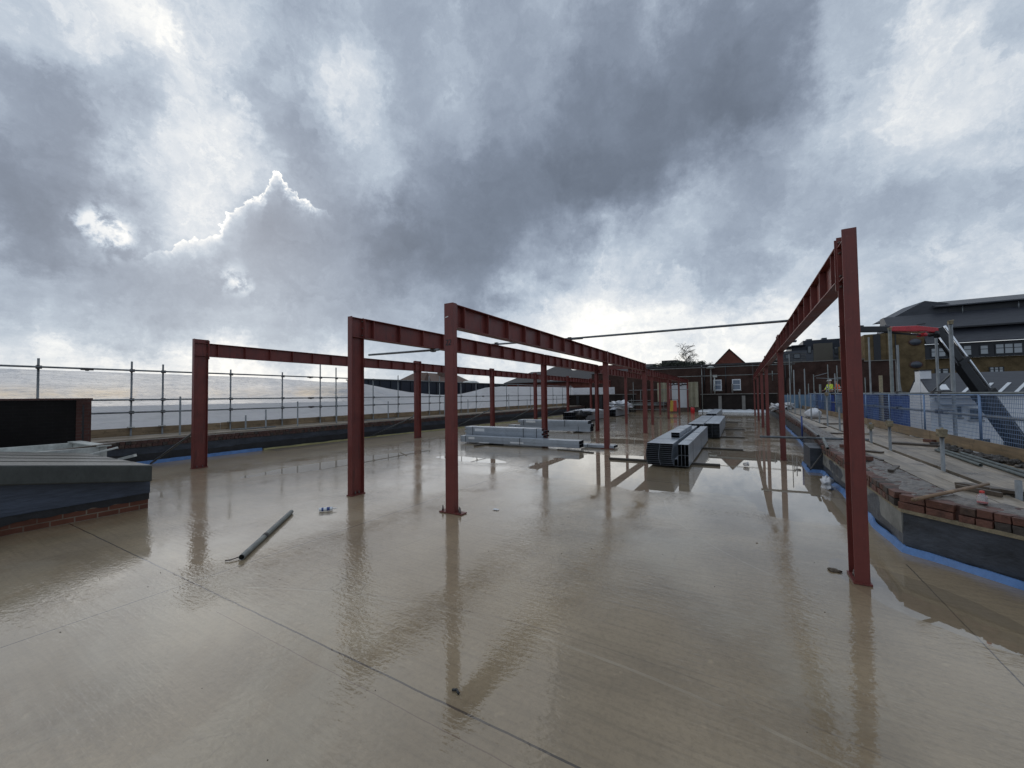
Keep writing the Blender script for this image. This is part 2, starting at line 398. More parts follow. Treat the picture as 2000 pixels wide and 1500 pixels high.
def floormat():
    """wet screed: tan concrete under a thin film of rain water, deeper in the hollows"""
    m, nt, b = newmat('wet_concrete_screed')
    tc = nt.new('ShaderNodeTexCoord'); P = tc.outputs['Object']
    sx = nt.new('ShaderNodeSeparateXYZ', {0: P}); x = sx.outputs['X']; y = sx.outputs['Y']
    wob = nt.noise(P, .9, 4, .55); wob2 = nt.noise(P, 3.5, 4, .6); big = nt.noise(P, .22, 3, .5)
    # colour
    k = nt.mix(nt.map(wob, .3, .7, 0, 1), FLOOR_A, FLOOR_B)
    fine = nt.noise(P, 28, 5, .7)
    k = nt.mix(nt.map(fine, .45, .75, 0, .45), k, tuple(q*.62 for q in FLOOR_A))
    spots = nt.noise(P, 11, 3, .5)
    k = nt.mix(nt.map(spots, .66, .74, 0, .35), k, tuple(min(1, q*1.25) for q in FLOOR_B))
    stain = nt.noise(P, .55, 5, .65)
    k = nt.mix(nt.map(stain, .48, .72, 0, .55), k, (.15, .115, .07))
    # brush streaks and half-dry patches
    rs = nt.new('ShaderNodeMapping', {'Vector': P, 'Rotation': (0, 0, .16), 'Scale': (.7, 13, 1)}).outputs[0]
    streak = nt.noise(rs, 2.0, 5, .62, .3)
    rs2 = nt.new('ShaderNodeMapping', {'Vector': P, 'Rotation': (0, 0, -.72), 'Scale': (9, .5, 1)}).outputs[0]
    streak2 = nt.noise(rs2, 1.6, 5, .65, .5)
    k = nt.mix(nt.map(streak, .48, .72, 0, .38), k, tuple(q*.66 for q in FLOOR_A))
    k = nt.mix(nt.map(streak2, .60, .78, 0, .4), k, (.145, .105, .062))
    patch = nt.noise(P, .42, 6, .68, .4)
    semi = nt.map(patch, .52, .60, 0, 1, True)
    k = nt.mix(nt.math('MULTIPLY', semi, .32), k, (.37, .315, .225))
    crack = nt.new('ShaderNodeTexVoronoi', {'Vector': nt.vmath('ADD', P, nt.vmath('SCALE', nt.noise(P, 4, 3, .6, out='Color'), scale=.25)), 'Scale': 2.6}, feature='DISTANCE_TO_EDGE')
    flake = nt.math('MULTIPLY', nt.map(crack.outputs['Distance'], .0, .035, 1, 0), nt.map(nt.noise(P, .7, 3, .5), .56, .66, 0, 1))
    k = nt.mix(nt.math('MULTIPLY', flake, .35), k, (.12, .095, .065))
    # saw-cut joints
    def line(s, at, w, lo=None, hi=None, o=None):
        d = nt.math('ABSOLUTE', nt.math('SUBTRACT', s, at))
        q = nt.math('LESS_THAN', d, w)
        if o is not None:
            if lo is not None: q = nt.math('MULTIPLY', q, nt.math('GREATER_THAN', o, lo))
            if hi is not None: q = nt.math('MULTIPLY', q, nt.math('LESS_THAN', o, hi))
        return q
    yw = nt.math('ADD', y, nt.math('MULTIPLY', wob2, .02)); xw = nt.math('ADD', x, nt.math('MULTIPLY', wob2, .02))
    cuts = [line(xw, -4.36, .006, None, 13.5, y), line(yw, 1.72, .0065, None, .9, x), line(xw, 1.33, .005, 1.0, 5.2, y),
            line(yw, 7.97, .011), line(xw, -8.6, .006, 7.9, None, y), line(yw, 13.6, .01), line(yw, 19.4, .012)]
    # scrape arcs left by something dragged over the fresh screed
    for (cx, cy, rr, wdt, ylo, yhi) in ((2.6, 7.2, 3.72, .010, 4.1, 6.6), (2.9, 6.5, 4.22, .006, 5.2, 6.6), (-9.5, 4.4, 6.3, .007, 2.4, 5.6), (-1.2, -3.6, 6.1, .012, 1.9, 2.9), (-.9, -4.0, 6.6, .006, 2.0, 2.7)):
        dx = nt.math('SUBTRACT', xw, cx); dy = nt.math('SUBTRACT', yw, cy)
        rad = nt.math('SQRT', nt.math('ADD', nt.math('MULTIPLY', dx, dx), nt.math('MULTIPLY', dy, dy)))
        q = nt.math('LESS_THAN', nt.math('ABSOLUTE', nt.math('SUBTRACT', rad, rr)), wdt)
        q = nt.math('MULTIPLY', q, nt.math('MULTIPLY', nt.math('GREATER_THAN', y, ylo), nt.math('LESS_THAN', y, yhi)))
        k = nt.mix(nt.math('MULTIPLY', q, nt.map(wob2, .35, .65, .05, .5)), k, (.40, .34, .25) if wdt > .008 else (.12, .09, .06))
    faint = line(yw, 1.58, .0035, -3.6, 1.0, x)
    c = cuts[0]
    for q in cuts[1:]: c = nt.math('MAXIMUM', c, q)
    k = nt.mix(nt.math('MULTIPLY', c, .82), k, (.03, .022, .018))
    k = nt.mix(nt.math('MULTIPLY', faint, .55), k, (.12, .07, .045))
    # puddles: hollows in the screed (world positions) with ragged shores
    def pool(cx, cy, rx, ry, rot=0.0):
        ca, sa = math.cos(rot), math.sin(rot)
        dx = nt.math('SUBTRACT', x, cx); dy = nt.math('SUBTRACT', y, cy)
        u = nt.math('ADD', nt.math('MULTIPLY', dx, ca/rx), nt.math('MULTIPLY', dy, sa/rx))
        v = nt.math('ADD', nt.math('MULTIPLY', dx, -sa/ry), nt.math('MULTIPLY', dy, ca/ry))
        return nt.math('SQRT', nt.math('ADD', nt.math('MULTIPLY', u, u), nt.math('MULTIPLY', v, v)))
    pools = [pool(-1.9, 9.1, 2.6, 2.1, .05), pool(.6, 10.2, 1.9, 3.2, .1), pool(-.4, 8.4, 2.2, 1.1, .1), pool(-8.9, 6.9, .55, 2.6, -.16), pool(-6.9, 12.6, 1.5, 1.4),
             pool(-4.0, 14.3, 1.3, .8), pool(1.2, 4.4, .35, .8, .6), pool(.75, 8.0, .85, 1.9), pool(-6.3, 8.6, 1.2, .35)]
    d = pools[0]
    for q in pools[1:]: d = nt.math('MINIMUM', d, q)
    shore = nt.math('ADD', d, nt.math('ADD', nt.math('MULTIPLY', nt.math('SUBTRACT', wob, .5), .55), nt.math('MULTIPLY', nt.math('SUBTRACT', wob2, .5), .22)))
    pud = nt.map(shore, .95, 1.0, 1, 0, True)
    halo = nt.map(shore, .9, 1.7, 1, 0, True)
    k = nt.mix(nt.math('MULTIPLY', pud, .45), k, tuple(q*.72 for q in FLOOR_A))
    # drier, dull strips close to the left parapet and at the far end
    dry = nt.map(nt.math('ADD', x, nt.math('MULTIPLY', wob, 1.6)), -10.6, -9.9, 1, 0, True)
    dryf = nt.map(nt.math('ADD', y, nt.math('MULTIPLY', wob, 6)), 26, 34, 0, 1, True)
    dry = nt.math('MAXIMUM', nt.math('MULTIPLY', dry, .8), nt.math('MULTIPLY', dryf, .35))
    k = nt.mix(nt.math('MULTIPLY', dry, .55), k, (.15, .115, .08))
    nt.l.new(k, b.inputs['Base Color'])
    # the film of water is the coat
    b.inputs['Roughness'].default_value = .55
    b.inputs['Specular IOR Level'].default_value = .25
    b.inputs['Coat Weight'].default_value = 1.0
    nt.l.new(nt.math('SUBTRACT', 1.0, nt.math('MULTIPLY', dry, .55)), b.inputs['Coat Weight'])
    nt.l.new(nt.math('MULTIPLY_ADD', pud, .45, COAT_IOR), b.inputs['Coat IOR'])
    film = nt.map(nt.noise(P, 1.6, 4, .6), .42, .68, .0, 1)
    r = nt.math('ADD', .008, nt.math('MULTIPLY', film, .035))
    r = nt.math('ADD', r, nt.math('ADD', nt.math('MULTIPLY', dry, .05), nt.math('MULTIPLY', nt.math('MULTIPLY', semi, nt.map(streak, .3, .7, .3, 1)), .03)))
    r = nt.math('MULTIPLY', r, nt.math('SUBTRACT', 1.0, nt.math('MULTIPLY', pud, .97)))
    nt.l.new(r, b.inputs['Coat Roughness'])
    # ripples and trowel marks
    rip = nt.new('ShaderNodeMapping', {'Vector': P, 'Rotation': (0, 0, .5), 'Scale': (1, 1.7, 1)}).outputs[0]
    h1 = nt.noise(rip, 21, 1.5, .5, .5); h2 = nt.noise(P, 60, 2, .5); h3 = nt.noise(P, 3.2, 3, .5)
    h = nt.math('ADD', nt.math('ADD', nt.math('MULTIPLY', h1, .62), nt.math('MULTIPLY', streak, .55)), nt.math('ADD', nt.math('MULTIPLY', h2, .05), nt.math('MULTIPLY', h3, .6)))
    calm = nt.math('SUBTRACT', 1.0, nt.math('MULTIPLY', pud, .985))
    calm = nt.math('MULTIPLY', calm, nt.map(nt.noise(P, .75, 4, .6), .36, .66, .12, 1.6))
    calm = nt.math('MULTIPLY', calm, nt.math('SUBTRACT', 1.0, nt.math('MULTIPLY', halo, .05)))
    bp = nt.new('ShaderNodeBump', {'Strength': nt.math('MULTIPLY', calm, RIPPLE), 'Distance': .012, 'Height': h})
    nt.l.new(bp.outputs[0], b.inputs['Coat Normal'])
    bb = nt.new('ShaderNodeBump', {'Strength': .25, 'Distance': .008, 'Height': nt.math('ADD', nt.math('SUBTRACT', fine, c), nt.math('MULTIPLY', nt.math('ADD', streak, flake), .6))})
    nt.l.new(bb.outputs[0], b.inputs['Normal'])
    return m
FLOOR_A = (.230, .172, .102); FLOOR_B = (.380, .292, .182)
COAT_IOR = 1.60; RIPPLE = .27
M['floor'] = floormat()
SKY_PTS = [(-0.845,0.108,0.524,1608,0.565,1.0), (-0.813,0.166,0.558,1323,0.734,1.0), (-0.778,0.228,0.585,1096,0.937,1.0), (-0.721,0.305,0.622,907,0.622,1.0), (-0.628,0.402,0.666,760,0.418,1.0), (-0.509,0.524,0.682,621,0.356,1.0), (-0.35,0.625,0.697,600,0.323,1.0), (-0.183,0.708,0.683,633,0.271,1.0), (-0.021,0.771,0.636,711,0.224,1.0), (0.092,0.811,0.578,788,0.239,1.0), (0.177,0.804,0.568,986,0.467,1.0), (0.265,0.817,0.512,1170,0.707,1.0), (0.334,0.798,0.501,1531,0.511,1.0), (-0.893,0.13,0.431,1292,0.332,1.0), (-0.877,0.176,0.447,1093,0.279,1.0), (-0.844,0.215,0.492,999,0.467,1.0), (-0.822,0.268,0.502,847,0.725,1.0), (-0.785,0.333,0.521,713,0.707,1.0), (-0.731,0.4,0.553,625,0.385,1.0), (-0.654,0.419,0.629,676,0.511,1.0), (-0.648,0.466,0.603,583,0.725,1.0), (-0.64,0.517,0.568,499,0.605,1.0), (-0.577,0.565,0.59,480,0.361,1.0), (-0.479,0.621,0.62,478,0.425,1.0), (-0.392,0.695,0.603,444,0.332,1.0), (-0.252,0.764,0.594,461,0.231,1.0), (-0.113,0.813,0.571,512,0.202,1.0), (0.016,0.846,0.533,592,0.189,1.0), (0.116,0.853,0.508,713,0.271,1.0), (0.184,0.852,0.49,834,0.589,1.0), (0.251,0.851,0.462,985,0.743,1.0), (0.332,0.837,0.436,1288,0.672,1.0), (-0.936,0.143,0.322,1111,0.239,1.0), (-0.907,0.206,0.368,909,0.296,1.0), (-0.876,0.263,0.404,776,0.573,1.0), (-0.85,0.322,0.417,657,0.762,1.0), (-0.821,0.379,0.426,569,0.655,1.0), (-0.753,0.441,0.487,522,0.287,1.0), (-0.716,0.515,0.472,441,0.372,1.0), (-0.65,0.584,0.486,400,0.496,1.0), (-0.572,0.665,0.48,359,0.271,1.0), (-0.432,0.761,0.485,343,0.224,1.0), (-0.279,0.834,0.476,359,0.189,1.0), (-0.127,0.882,0.455,406,0.195,1.0), (-0.013,0.894,0.448,481,0.224,1.0), (0.064,0.889,0.453,567,0.385,1.0), (0.14,0.888,0.437,666,0.589,1.0), (0.234,0.888,0.397,824,0.557,1.0), (0.327,0.871,0.366,1103,0.557,1.0), (-0.955,0.147,0.257,1051,0.231,1.0), (-0.936,0.203,0.289,873,0.287,1.0), (-0.899,0.288,0.331,679,0.496,1.0), (-0.874,0.344,0.342,584,0.725,1.0), (-0.825,0.442,0.353,462,0.372,1.0), (-0.75,0.54,0.383,388,0.296,1.0), (-0.652,0.667,0.361,316,0.202,1.0), (-0.507,0.769,0.389,299,0.224,1.0), (-0.294,0.872,0.391,316,0.185,1.0), (-0.159,0.909,0.385,356,0.239,1.0), (-0.053,0.915,0.4,421,0.655,1.0), (-0.095,0.934,0.345,371,0.573,1.0), (0.011,0.935,0.355,446,0.314,1.0), (0.136,0.926,0.351,583,0.398,1.0), (0.269,0.911,0.311,822,0.425,1.0), (0.358,0.893,0.273,1101,0.453,1.0), (-0.972,0.157,0.174,982,0.411,1.0), (-0.947,0.237,0.215,752,0.342,1.0), (-0.897,0.367,0.245,522,0.361,1.0), (-0.785,0.552,0.281,356,0.342,1.0), (-0.675,0.691,0.257,287,0.296,1.0), (-0.529,0.799,0.285,268,0.246,1.0), (-0.384,0.87,0.311,278,0.342,1.0), (-0.271,0.912,0.309,296,0.655,1.0), (-0.184,0.938,0.295,317,0.557,1.0), (-0.109,0.952,0.285,345,0.385,1.0), (-0.01,0.963,0.271,397,0.425,1.0), (0.105,0.952,0.288,507,0.573,1.0), (0.21,0.951,0.229,632,0.542,1.0), (0.353,0.915,0.194,1002,0.557,1.0), (-0.982,0.165,0.095,940,0.526,1.0), (-0.963,0.242,0.12,723,0.372,1.0), (-0.914,0.375,0.153,498,0.385,1.0), (-0.853,0.502,0.144,373,0.425,1.0), (-0.691,0.706,0.157,272,0.467,1.0), (-0.519,0.85,0.089,243,0.69,1.0), (-0.418,0.882,0.218,257,0.707,1.0), (-0.339,0.917,0.209,264,0.937,1.0), (-0.247,0.946,0.209,282,0.937,1.0), (-0.147,0.971,0.19,310,0.743,1.0), (-0.096,0.987,0.128,324,0.837,1.0), (-0.173,0.98,0.097,292,0.937,1.0), (0.015,0.991,0.13,386,0.799,1.0), (0.211,0.965,0.156,607,0.638,1.0), (0.319,0.934,0.162,862,0.638,1.0), (0.378,0.917,0.126,1068,0.655,1.0), (-0.986,0.167,0.017,260,0.818,1.0), (-0.961,0.276,0.016,260,0.896,1.0), (-0.908,0.418,0.015,260,0.896,1.0), (-0.817,0.576,0.015,260,0.743,1.0), (-1.0,0.015,0.02,260,0.647,1.0), (-0.698,0.713,0.07,260,0.511,1.0), (0.0,0.0,1.0,6,0.8,0.05), (-0.235,0.407,0.883,12,0.45,0.3), (0.0,-0.766,0.643,3,0.54,0.06), (0.821,-0.383,0.423,5,0.36,0.07), (-0.75,-0.433,0.5,4,0.5,0.06), (0.875,0.235,0.423,8,0.46,0.2), (-0.951,-0.168,0.259,10,0.48,0.1), (0.0,-0.996,0.087,5,0.42,0.06)]  # last points are sky out of view, brightness chosen to light the floor
RIM_AZ = (-1.35659, -0.93599); RIM_EL = (0.22745, 0.46271)
RIM = [(0.0, 0.0, 0), (0.1487, 0.1327, 0.05), (0.2306, 0.2032, 0.25), (0.2913, 0.2463, 0.45), (0.3509, 0.3245, 0.55), (0.4074, 0.3902, 0.7), (0.4503, 0.4388, 0.8), (0.474, 0.4882, 1.0), (0.4858, 0.5649, 1.0), (0.504, 0.612, 0.9), (0.5348, 0.6683, 0.7), (0.5727, 0.7275, 0.6), (0.6159, 0.7728, 0.85), (0.6468, 0.789, 0.8), (0.6621, 0.8826, 1.0), (0.6777, 0.9518, 1.1), (0.7003, 1.0, 1.1), (0.7282, 0.9798, 1.0), (0.7517, 0.9173, 0.9), (0.785, 0.8809, 0.8), (0.8188, 0.8351, 0.85), (0.8579, 0.8271, 1.0), (0.8927, 0.8002, 0.7), (0.9382, 0.7709, 0.15), (1.0, 0.7315, 0.0)]
SKY_RIM = [(-0.9294, 0.228, 0.2901, 5007, 1.0), (-0.9272, 0.24, 0.2877, 3972, 1.0), (-0.9245, 0.2542, 0.2841, 12731, 0.8), (-0.8782, 0.4137, 0.24, 5158, 0.8), (-0.8733, 0.4267, 0.235, 17560, 0.5), (-0.8381, 0.2792, 0.4686, 10024, 0.3), (-0.6733, 0.49, 0.5537, 5013, 0.25), (-0.4901, 0.6182, 0.6145, 6033, 0.25)]
# ------------------------------------------------------------------ sky: broken rain cloud lit from behind, low sun hidden at the left
def make_world():
    w = bpy.data.worlds.new('World'); SC.world = w; w.use_nodes = True
    nt = NT(w.node_tree); nt.n.clear()
    tc = nt.new('ShaderNodeTexCoord'); D = tc.outputs['Generated']
    D = nt.vmath('NORMALIZE', D)
    sx = nt.new('ShaderNodeSeparateXYZ', {0: D})
    zz = nt.math('ADD', nt.math('MAXIMUM', sx.outputs['Z'], 0.0), .24)
    inv = nt.math('DIVIDE', 1.0, zz)
    pl = nt.vmath('SCALE', D, scale=inv)                      # position on the cloud layer
    n_big = nt.new('ShaderNodeTexNoise', {'Vector': pl, 'Scale': 2.3, 'Detail': 5, 'Roughness': .62, 'Distortion': .35})
    n_dir = nt.new('ShaderNodeTexNoise', {'Vector': D, 'Scale': 8.0, 'Detail': 8, 'Roughness': .66})
    wv = nt.vmath('SCALE', nt.vmath('SUBTRACT', n_big.outputs['Color'], (.5, .5, .5)), scale=.09)
    wf = nt.vmath('SCALE', nt.vmath('SUBTRACT', n_dir.outputs['Color'], (.5, .5, .5)), scale=.24)
    W = nt.vmath('NORMALIZE', nt.vmath('ADD', D, nt.vmath('ADD', wv, wf)))
    W2 = nt.vmath('NORMALIZE', nt.vmath('ADD', D, nt.vmath('SCALE', nt.vmath('SUBTRACT', n_dir.outputs['Color'], (.5, .5, .5)), scale=.06)))
    den = None; num = None
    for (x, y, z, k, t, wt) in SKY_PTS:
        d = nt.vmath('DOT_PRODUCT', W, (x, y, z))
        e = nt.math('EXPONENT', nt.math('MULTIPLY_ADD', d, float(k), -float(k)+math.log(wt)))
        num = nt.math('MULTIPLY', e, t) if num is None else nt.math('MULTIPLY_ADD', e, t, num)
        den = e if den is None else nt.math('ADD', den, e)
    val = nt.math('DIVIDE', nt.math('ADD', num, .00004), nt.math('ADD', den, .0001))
    # texture of the cloud itself: billows, stronger where light breaks through
    n2 = nt.noise(pl, 1.7, 7, .62, .6)
    n3 = nt.noise(nt.vmath('ADD', D, wv), 6.0, 9, .62, .5)
    n4 = nt.noise(nt.vmath('ADD', D, wf), 13.0, 8, .6, .6)
    bil = nt.math('ABSOLUTE', nt.math('SUBTRACT', n4, .5))
    val = nt.math('ADD', .345, nt.math('MULTIPLY', nt.math('SUBTRACT', val, .35), 1.16))
    amp = nt.map(val, .18, .55, .55, 1.15)
    tex = nt.math('ADD', nt.math('MULTIPLY', nt.math('SUBTRACT', n2, .5), .5), nt.math('ADD', nt.math('MULTIPLY', nt.math('SUBTRACT', n3, .5), .72), nt.math('MULTIPLY', nt.math('SUBTRACT', bil, .075), .8)))
    val = nt.math('MULTIPLY', nt.math('MAXIMUM', val, .175), nt.math('ADD', 1.0, nt.math('MULTIPLY', tex, amp)))
    # the sunlit upper edge of one cumulus: height of the edge against azimuth, made ragged by noise
    az_ = nt.math('ARCTAN2', sx.outputs['X'], sx.outputs['Y']); el_ = nt.math('ARCSINE', sx.outputs['Z'])
    nb = nt.noise(D, 30, 7, .64, .4); nb2 = nt.noise(D, 60, 5, .6)
    azn = nt.math('ADD', az_, nt.math('MULTIPLY', nt.math('SUBTRACT', nb2, .5), .05))
    u = nt.map(azn, RIM_AZ[0], RIM_AZ[1], 0, 1)
    ch = nt.ramp(u, [(p, h) for p, h, w_ in RIM]); cw = nt.ramp(u, [(p, min(1, w_*.9)) for p, h, w_ in RIM])
    chv = nt.map(ch, 0, 1, RIM_EL[0], RIM_EL[1])
    F = nt.math('SUBTRACT', nt.math('ADD', chv, nt.math('MULTIPLY', nt.math('SUBTRACT', nb, .52), .055)), el_)
    edge = nt.map(F, -.0022, .0022, 0, 1, True)
    fall = nt.math('EXPONENT', nt.math('MULTIPLY', nt.math('MAXIMUM', F, 0.0), -85.0))
    rim = nt.math('MULTIPLY', nt.math('MULTIPLY', edge, fall), cw)
    rim = nt.math('MULTIPLY', rim, nt.map(nb2, .35, .62, .35, 1.1, True))
    body = nt.math('MULTIPLY', nt.map(F, .0, .03, 0, 1, True), nt.map(F, .16, .05, 0, 1, True))
    glow_up = nt.math('MULTIPLY', nt.math('EXPONENT', nt.math('MULTIPLY', nt.math('ABSOLUTE', F), -16.0)), cw)
    pat = None
    for (x, y, z, k, a) in SKY_RIM:
        d = nt.vmath('DOT_PRODUCT', W2, (x, y, z))
        e = nt.math('EXPONENT', nt.math('MULTIPLY_ADD', d, float(k)*.6, -float(k)*.6))
        pat = nt.math('MULTIPLY', e, a) if pat is None else nt.math('MULTIPLY_ADD', e, a, pat)
    pat = nt.math('MULTIPLY', nt.math('MINIMUM', pat, 1.0), nt.map(nt.math('ADD', nt.math('MULTIPLY', nb, .6), nt.math('MULTIPLY', nb2, .4)), .40, .60, 0, 1, True))
    val = nt.math('MULTIPLY', val, nt.math('SUBTRACT', 1.0, nt.math('MULTIPLY', nt.math('MULTIPLY', body, cw), .18)))
    val = nt.math('ADD', val, nt.math('MULTIPLY', glow_up, .10))
    val = nt.math('ADD', val, nt.math('ADD', nt.math('MULTIPLY', rim, .9), nt.math('MULTIPLY', pat, .55)))
    val = nt.math('MAXIMUM', val, .06)
    tint = nt.ramp(nt.math('MULTIPLY', val, .8), [(0.0, (.82, .985, 1.28)), (.2, (.83, .985, 1.26)), (.42, (.865, .995, 1.16)), (.62, (.96, 1.0, 1.04)), (.8, (1.0, .99, .95))])
    cloud = nt.vmath('SCALE', tint, scale=val)
    # a strip of clear yellow light under the cloud base at the left
    glow = nt.math('MULTIPLY', nt.map(sx.outputs['Z'], .0, .012, 0, 1, True), nt.map(sx.outputs['Z'], .012, .035, 1, 0, True))
    glow = nt.math('MULTIPLY', glow, nt.map(nt.vmath('DOT_PRODUCT', D, (-.90, .43, .02)), .80, .95, 0, 1, True))
    cloud = nt.mix(nt.math('MULTIPLY', glow, nt.map(n3, .40, .58, .15, .7, True)), cloud, (1.15, .88, .50))
    sky = nt.new('ShaderNodeTexSky', sky_type='NISHITA', sun_disc=False, sun_elevation=math.radians(22), sun_rotation=math.radians(-65))
    b1 = nt.new('ShaderNodeBackground', {'Color': sky.outputs[0], 'Strength': .06})
    b2 = nt.new('ShaderNodeBackground', {'Color': cloud, 'Strength': 1.0})
    mx = nt.new('ShaderNodeMixShader', {0: .94, 1: b1.outputs[0], 2: b2.outputs[0]})
    nt.new('ShaderNodeOutputWorld', {'Surface': mx.outputs[0]})
    w.cycles.sampling_method = 'MANUAL'; w.cycles.sample_map_resolution = 512
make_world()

sun = bpy.data.lights.new('sun', 'SUN'); sun.energy = .5; sun.angle = math.radians(75); sun.color = (1, .95, .88)
so = bpy.data.objects.new('sun', sun); COL.objects.link(so)
az, el = math.radians(-65), math.radians(22)
sd = V((math.sin(az)*math.cos(el), math.cos(az)*math.cos(el), math.sin(el)))
so.rotation_euler = sd.to_track_quat('Z', 'Y').to_euler(); so.location = sd*60

cam = bpy.data.cameras.new('camera'); co = bpy.data.objects.new('camera', cam); COL.objects.link(co)
cam.sensor_width = 36; cam.sensor_fit = 'HORIZONTAL'; cam.lens = 36*776.66/2000
cam.clip_start = .05; cam.clip_end = 5000
r_ = V((.86612673, .49966142, -.01276548)); u_ = V((.02651731, -.02043187, .99943953)); f_ = V((.49912055, -.86597979, -.03094627))
mw = Matrix((r_, u_, f_)).transposed().to_4x4(); mw.translation = V((0, 0, 1.65))
co.matrix_world = mw
SC.camera = co
vs_ = SC.view_settings; vs_.view_transform = 'Standard'; vs_.look = 'None'; vs_.exposure = 0.1; vs_.gamma = 1; vs_.use_curve_mapping = False

# ------------------------------------------------------------------ the setting
def grid(x0, x1, nx, y0, y1, ny, fz):
    vs = []; fs = []
    for j in range(ny+1):
        for i in range(nx+1):
            x = x0+(x1-x0)*i/nx; y = y0+(y1-y0)*j/ny
            vs.append((x, y, fz(x, y)))
    for j in range(ny):
        for i in range(nx):
            a = j*(nx+1)+i; fs.append((a, a+1, a+nx+2, a+nx+1))
    return vs, fs
tag(MB().add([(-15.9, -9, 0), (4.2, -9, 0), (4.2, 42.9, 0), (-15.9, 42.9, 0)], [(0, 1, 2, 3)]).build('floor', M['floor'], loc=(0, 0, 0)), kind='structure')
tag(MB().box(-15.9, -9, -9.2, 4.2, 42.9, -.012).build('roof_slab', M['concrete'], loc=(0, 0, 0)), kind='structure')
tag(MB().add([(-900, -900, -9.3), (900, -900, -9.3), (900, 900, -9.3), (-900, 900, -9.3)], [(0, 1, 2, 3)]).build('ground', M['asphalt'], loc=(0, 0, 0)), kind='structure')

# ------------------------------------------------------------------ steel frames
def i_column(mb, x, y, H, w, d, tf=.012):
    mb.box(x-w/2, y, 0, x+w/2, y+tf, H); mb.box(x-w/2, y+d-tf, 0, x+w/2, y+d, H)
    mb.box(x-.004, y+tf, 0, x+.004, y+d-tf, H)
def stiff(mb, x, y, z, w, d):
    for s in (-1, 1):
        a, b = sorted((x+s*.004, x+s*(w/2-.004)))
        mb.box(a, y+.012, z-.005, b, y+d-.012, z+.005)
def i_beam_y(mb, x, y0, y1, zt, dep, w, st0=None, step=.645, tf=.012):
    mb.box(x-w/2, y0, zt-tf, x+w/2, y1, zt); mb.box(x-w/2, y0, zt-dep, x+w/2, y1, zt-dep+tf)
    mb.box(x-.004, y0, zt-dep+tf, x+.004, y1, zt-tf)
    y = y0+.19
    if st0 is not None: y = st0
    while y < y1-.06:
        for s in (-1, 1):
            a, b = sorted((x+s*.004, x+s*(w/2-.003)))
            mb.box(a, y, zt-dep+tf, b, y+.05 if False else y+.012, zt-tf)
        y += step
def bolt(parent, p, ax, r=.013, l=.03, name='bolt', mat='bolt'):
    p = V(p); ax = V(ax)
    mb = MB(); mb.tube(p, p+ax*l*.55, r, 6); mb.tube(p, p+ax*l, r*.55, 8)
    return mb.build(name, M[mat], parent)

def steel_frame(label, x, ys, H, ztop, w, d, dep, kind, bw=.11, plate=False, detail=2, y_end=None, y_start=None):
    t = thing('steel_gantry', label, 'steel frame', (x, ys[0], 0), 'red oxide steel frames standing on the wet roof')
    n = len(ys)
    for i, y in enumerate(ys):
        mb = MB()
        if kind == 'I':
            i_column(mb, x, y, H, w, d)
            for z in (ztop-.006, ztop-dep+.006): stiff(mb, x, y, min(z, H-.008), w, d)
        else:
            mb.box(x-w/2, y, 0, x+w/2, y+d, H)
        c = mb.build('column', M['steel'], t, bevel=.003 if i < 2 else 0)
        bp = MB()
        if plate and i < 2:
            bp.box(x-.19, y-.015, .004, x+.205, y+d+.03, .018)
        else:
            bp.box(x-w/2-.012, y-.014, .003, x+w/2+.012, y+d+.014, .018)
        bp.build('base_plate', M['steel'], c)
        if i < 2:
            if plate:
                for (dx, dy) in ((-.155, .03), (-.11, .06), (.165, .02), (.12, .06)):
                    bolt(c, (x+dx, y+dy, .02), (0, 0, 1), .015, .075)
            else:
                for (dx, dy) in ((.03, .09), (-.03, .09), (.03, d-.09), (-.03, d-.09)):
                    bolt(c, (x+dx, y+dy, .02), (0, 0, 1), .012, .05)
    # beams between columns
    segs = []
    for i in range(n-1): segs.append((ys[i]+d, ys[i+1]))
    if y_end: segs.append((ys[-1]+d, y_end))
    if y_start: segs.insert(0, (y_start, ys[0]))
    for i, (a, b) in enumerate(segs):
        mb = MB()
        i_beam_y(mb, x, a+.014, b-.014, ztop, dep, bw, a+.20, .645 if b-a > 6 else .58)
        bm = mb.build('beam', M['steel'], t, bevel=.002 if i == 0 else 0)
        if i < 2:
            ov = .07 if H > ztop+.03 else .0
            for (p0, p1, s) in ((a, a+.0135, 1), (b-.0135, b, -1)):
                MB().box(x-min(bw, w+.02)/2-.004, p0, ztop-dep-ov, x+min(bw, w+.02)/2+.004, p1, min(ztop+ov, H-.002)).build('end_plate', M['steel'], bm)
                for dz in (.05, .17, dep-.05) if not ov else (-.04, .06, dep-.06, dep+.04):
                    for dx in (-.032, .032):
                        yy = a+.0135 if s > 0 else b-.0135
                        bolt(bm, (x+dx, yy, ztop-dz), (0, s, 0), .012, .022)
                        if kind == 'I':
                            yy2 = a-.012 if s > 0 else b+.012
                            bolt(bm, (x+dx, yy2, ztop-dz), (0, -s, 0), .012, .026)
    return t

def paint_marks(t):
    c = [o for o in t.children if o.name.startswith('column')][0]
    x0, y, z0 = -3.62-.055, 4.4745, 2.40
    mb = MB()
    def st(a, b, w=.012): mb.bar((x0+a[0], y, z0+a[1]), (x0+b[0], y, z0+b[1]), .002, w, (0, 0, 1) if abs(a[0]-b[0]) > abs(a[1]-b[1]) else (1, 0, 0))
    for dx in (0, .055):                                  # two brushed figures, roughly "22"
        st((dx, .07), (dx+.04, .07)); st((dx+.04, .07), (dx+.04, .04)); st((dx+.04, .04), (dx+.002, .0)); st((dx, .0), (dx+.045, .0))
    mb.build('paint_mark', M['strap'], c)
    mb = MB(); mb.bar((x0+.0, y, 2.80), (x0+.05, y, 2.812), .002, .014); mb.build('chalk_mark', M['paper'], c)

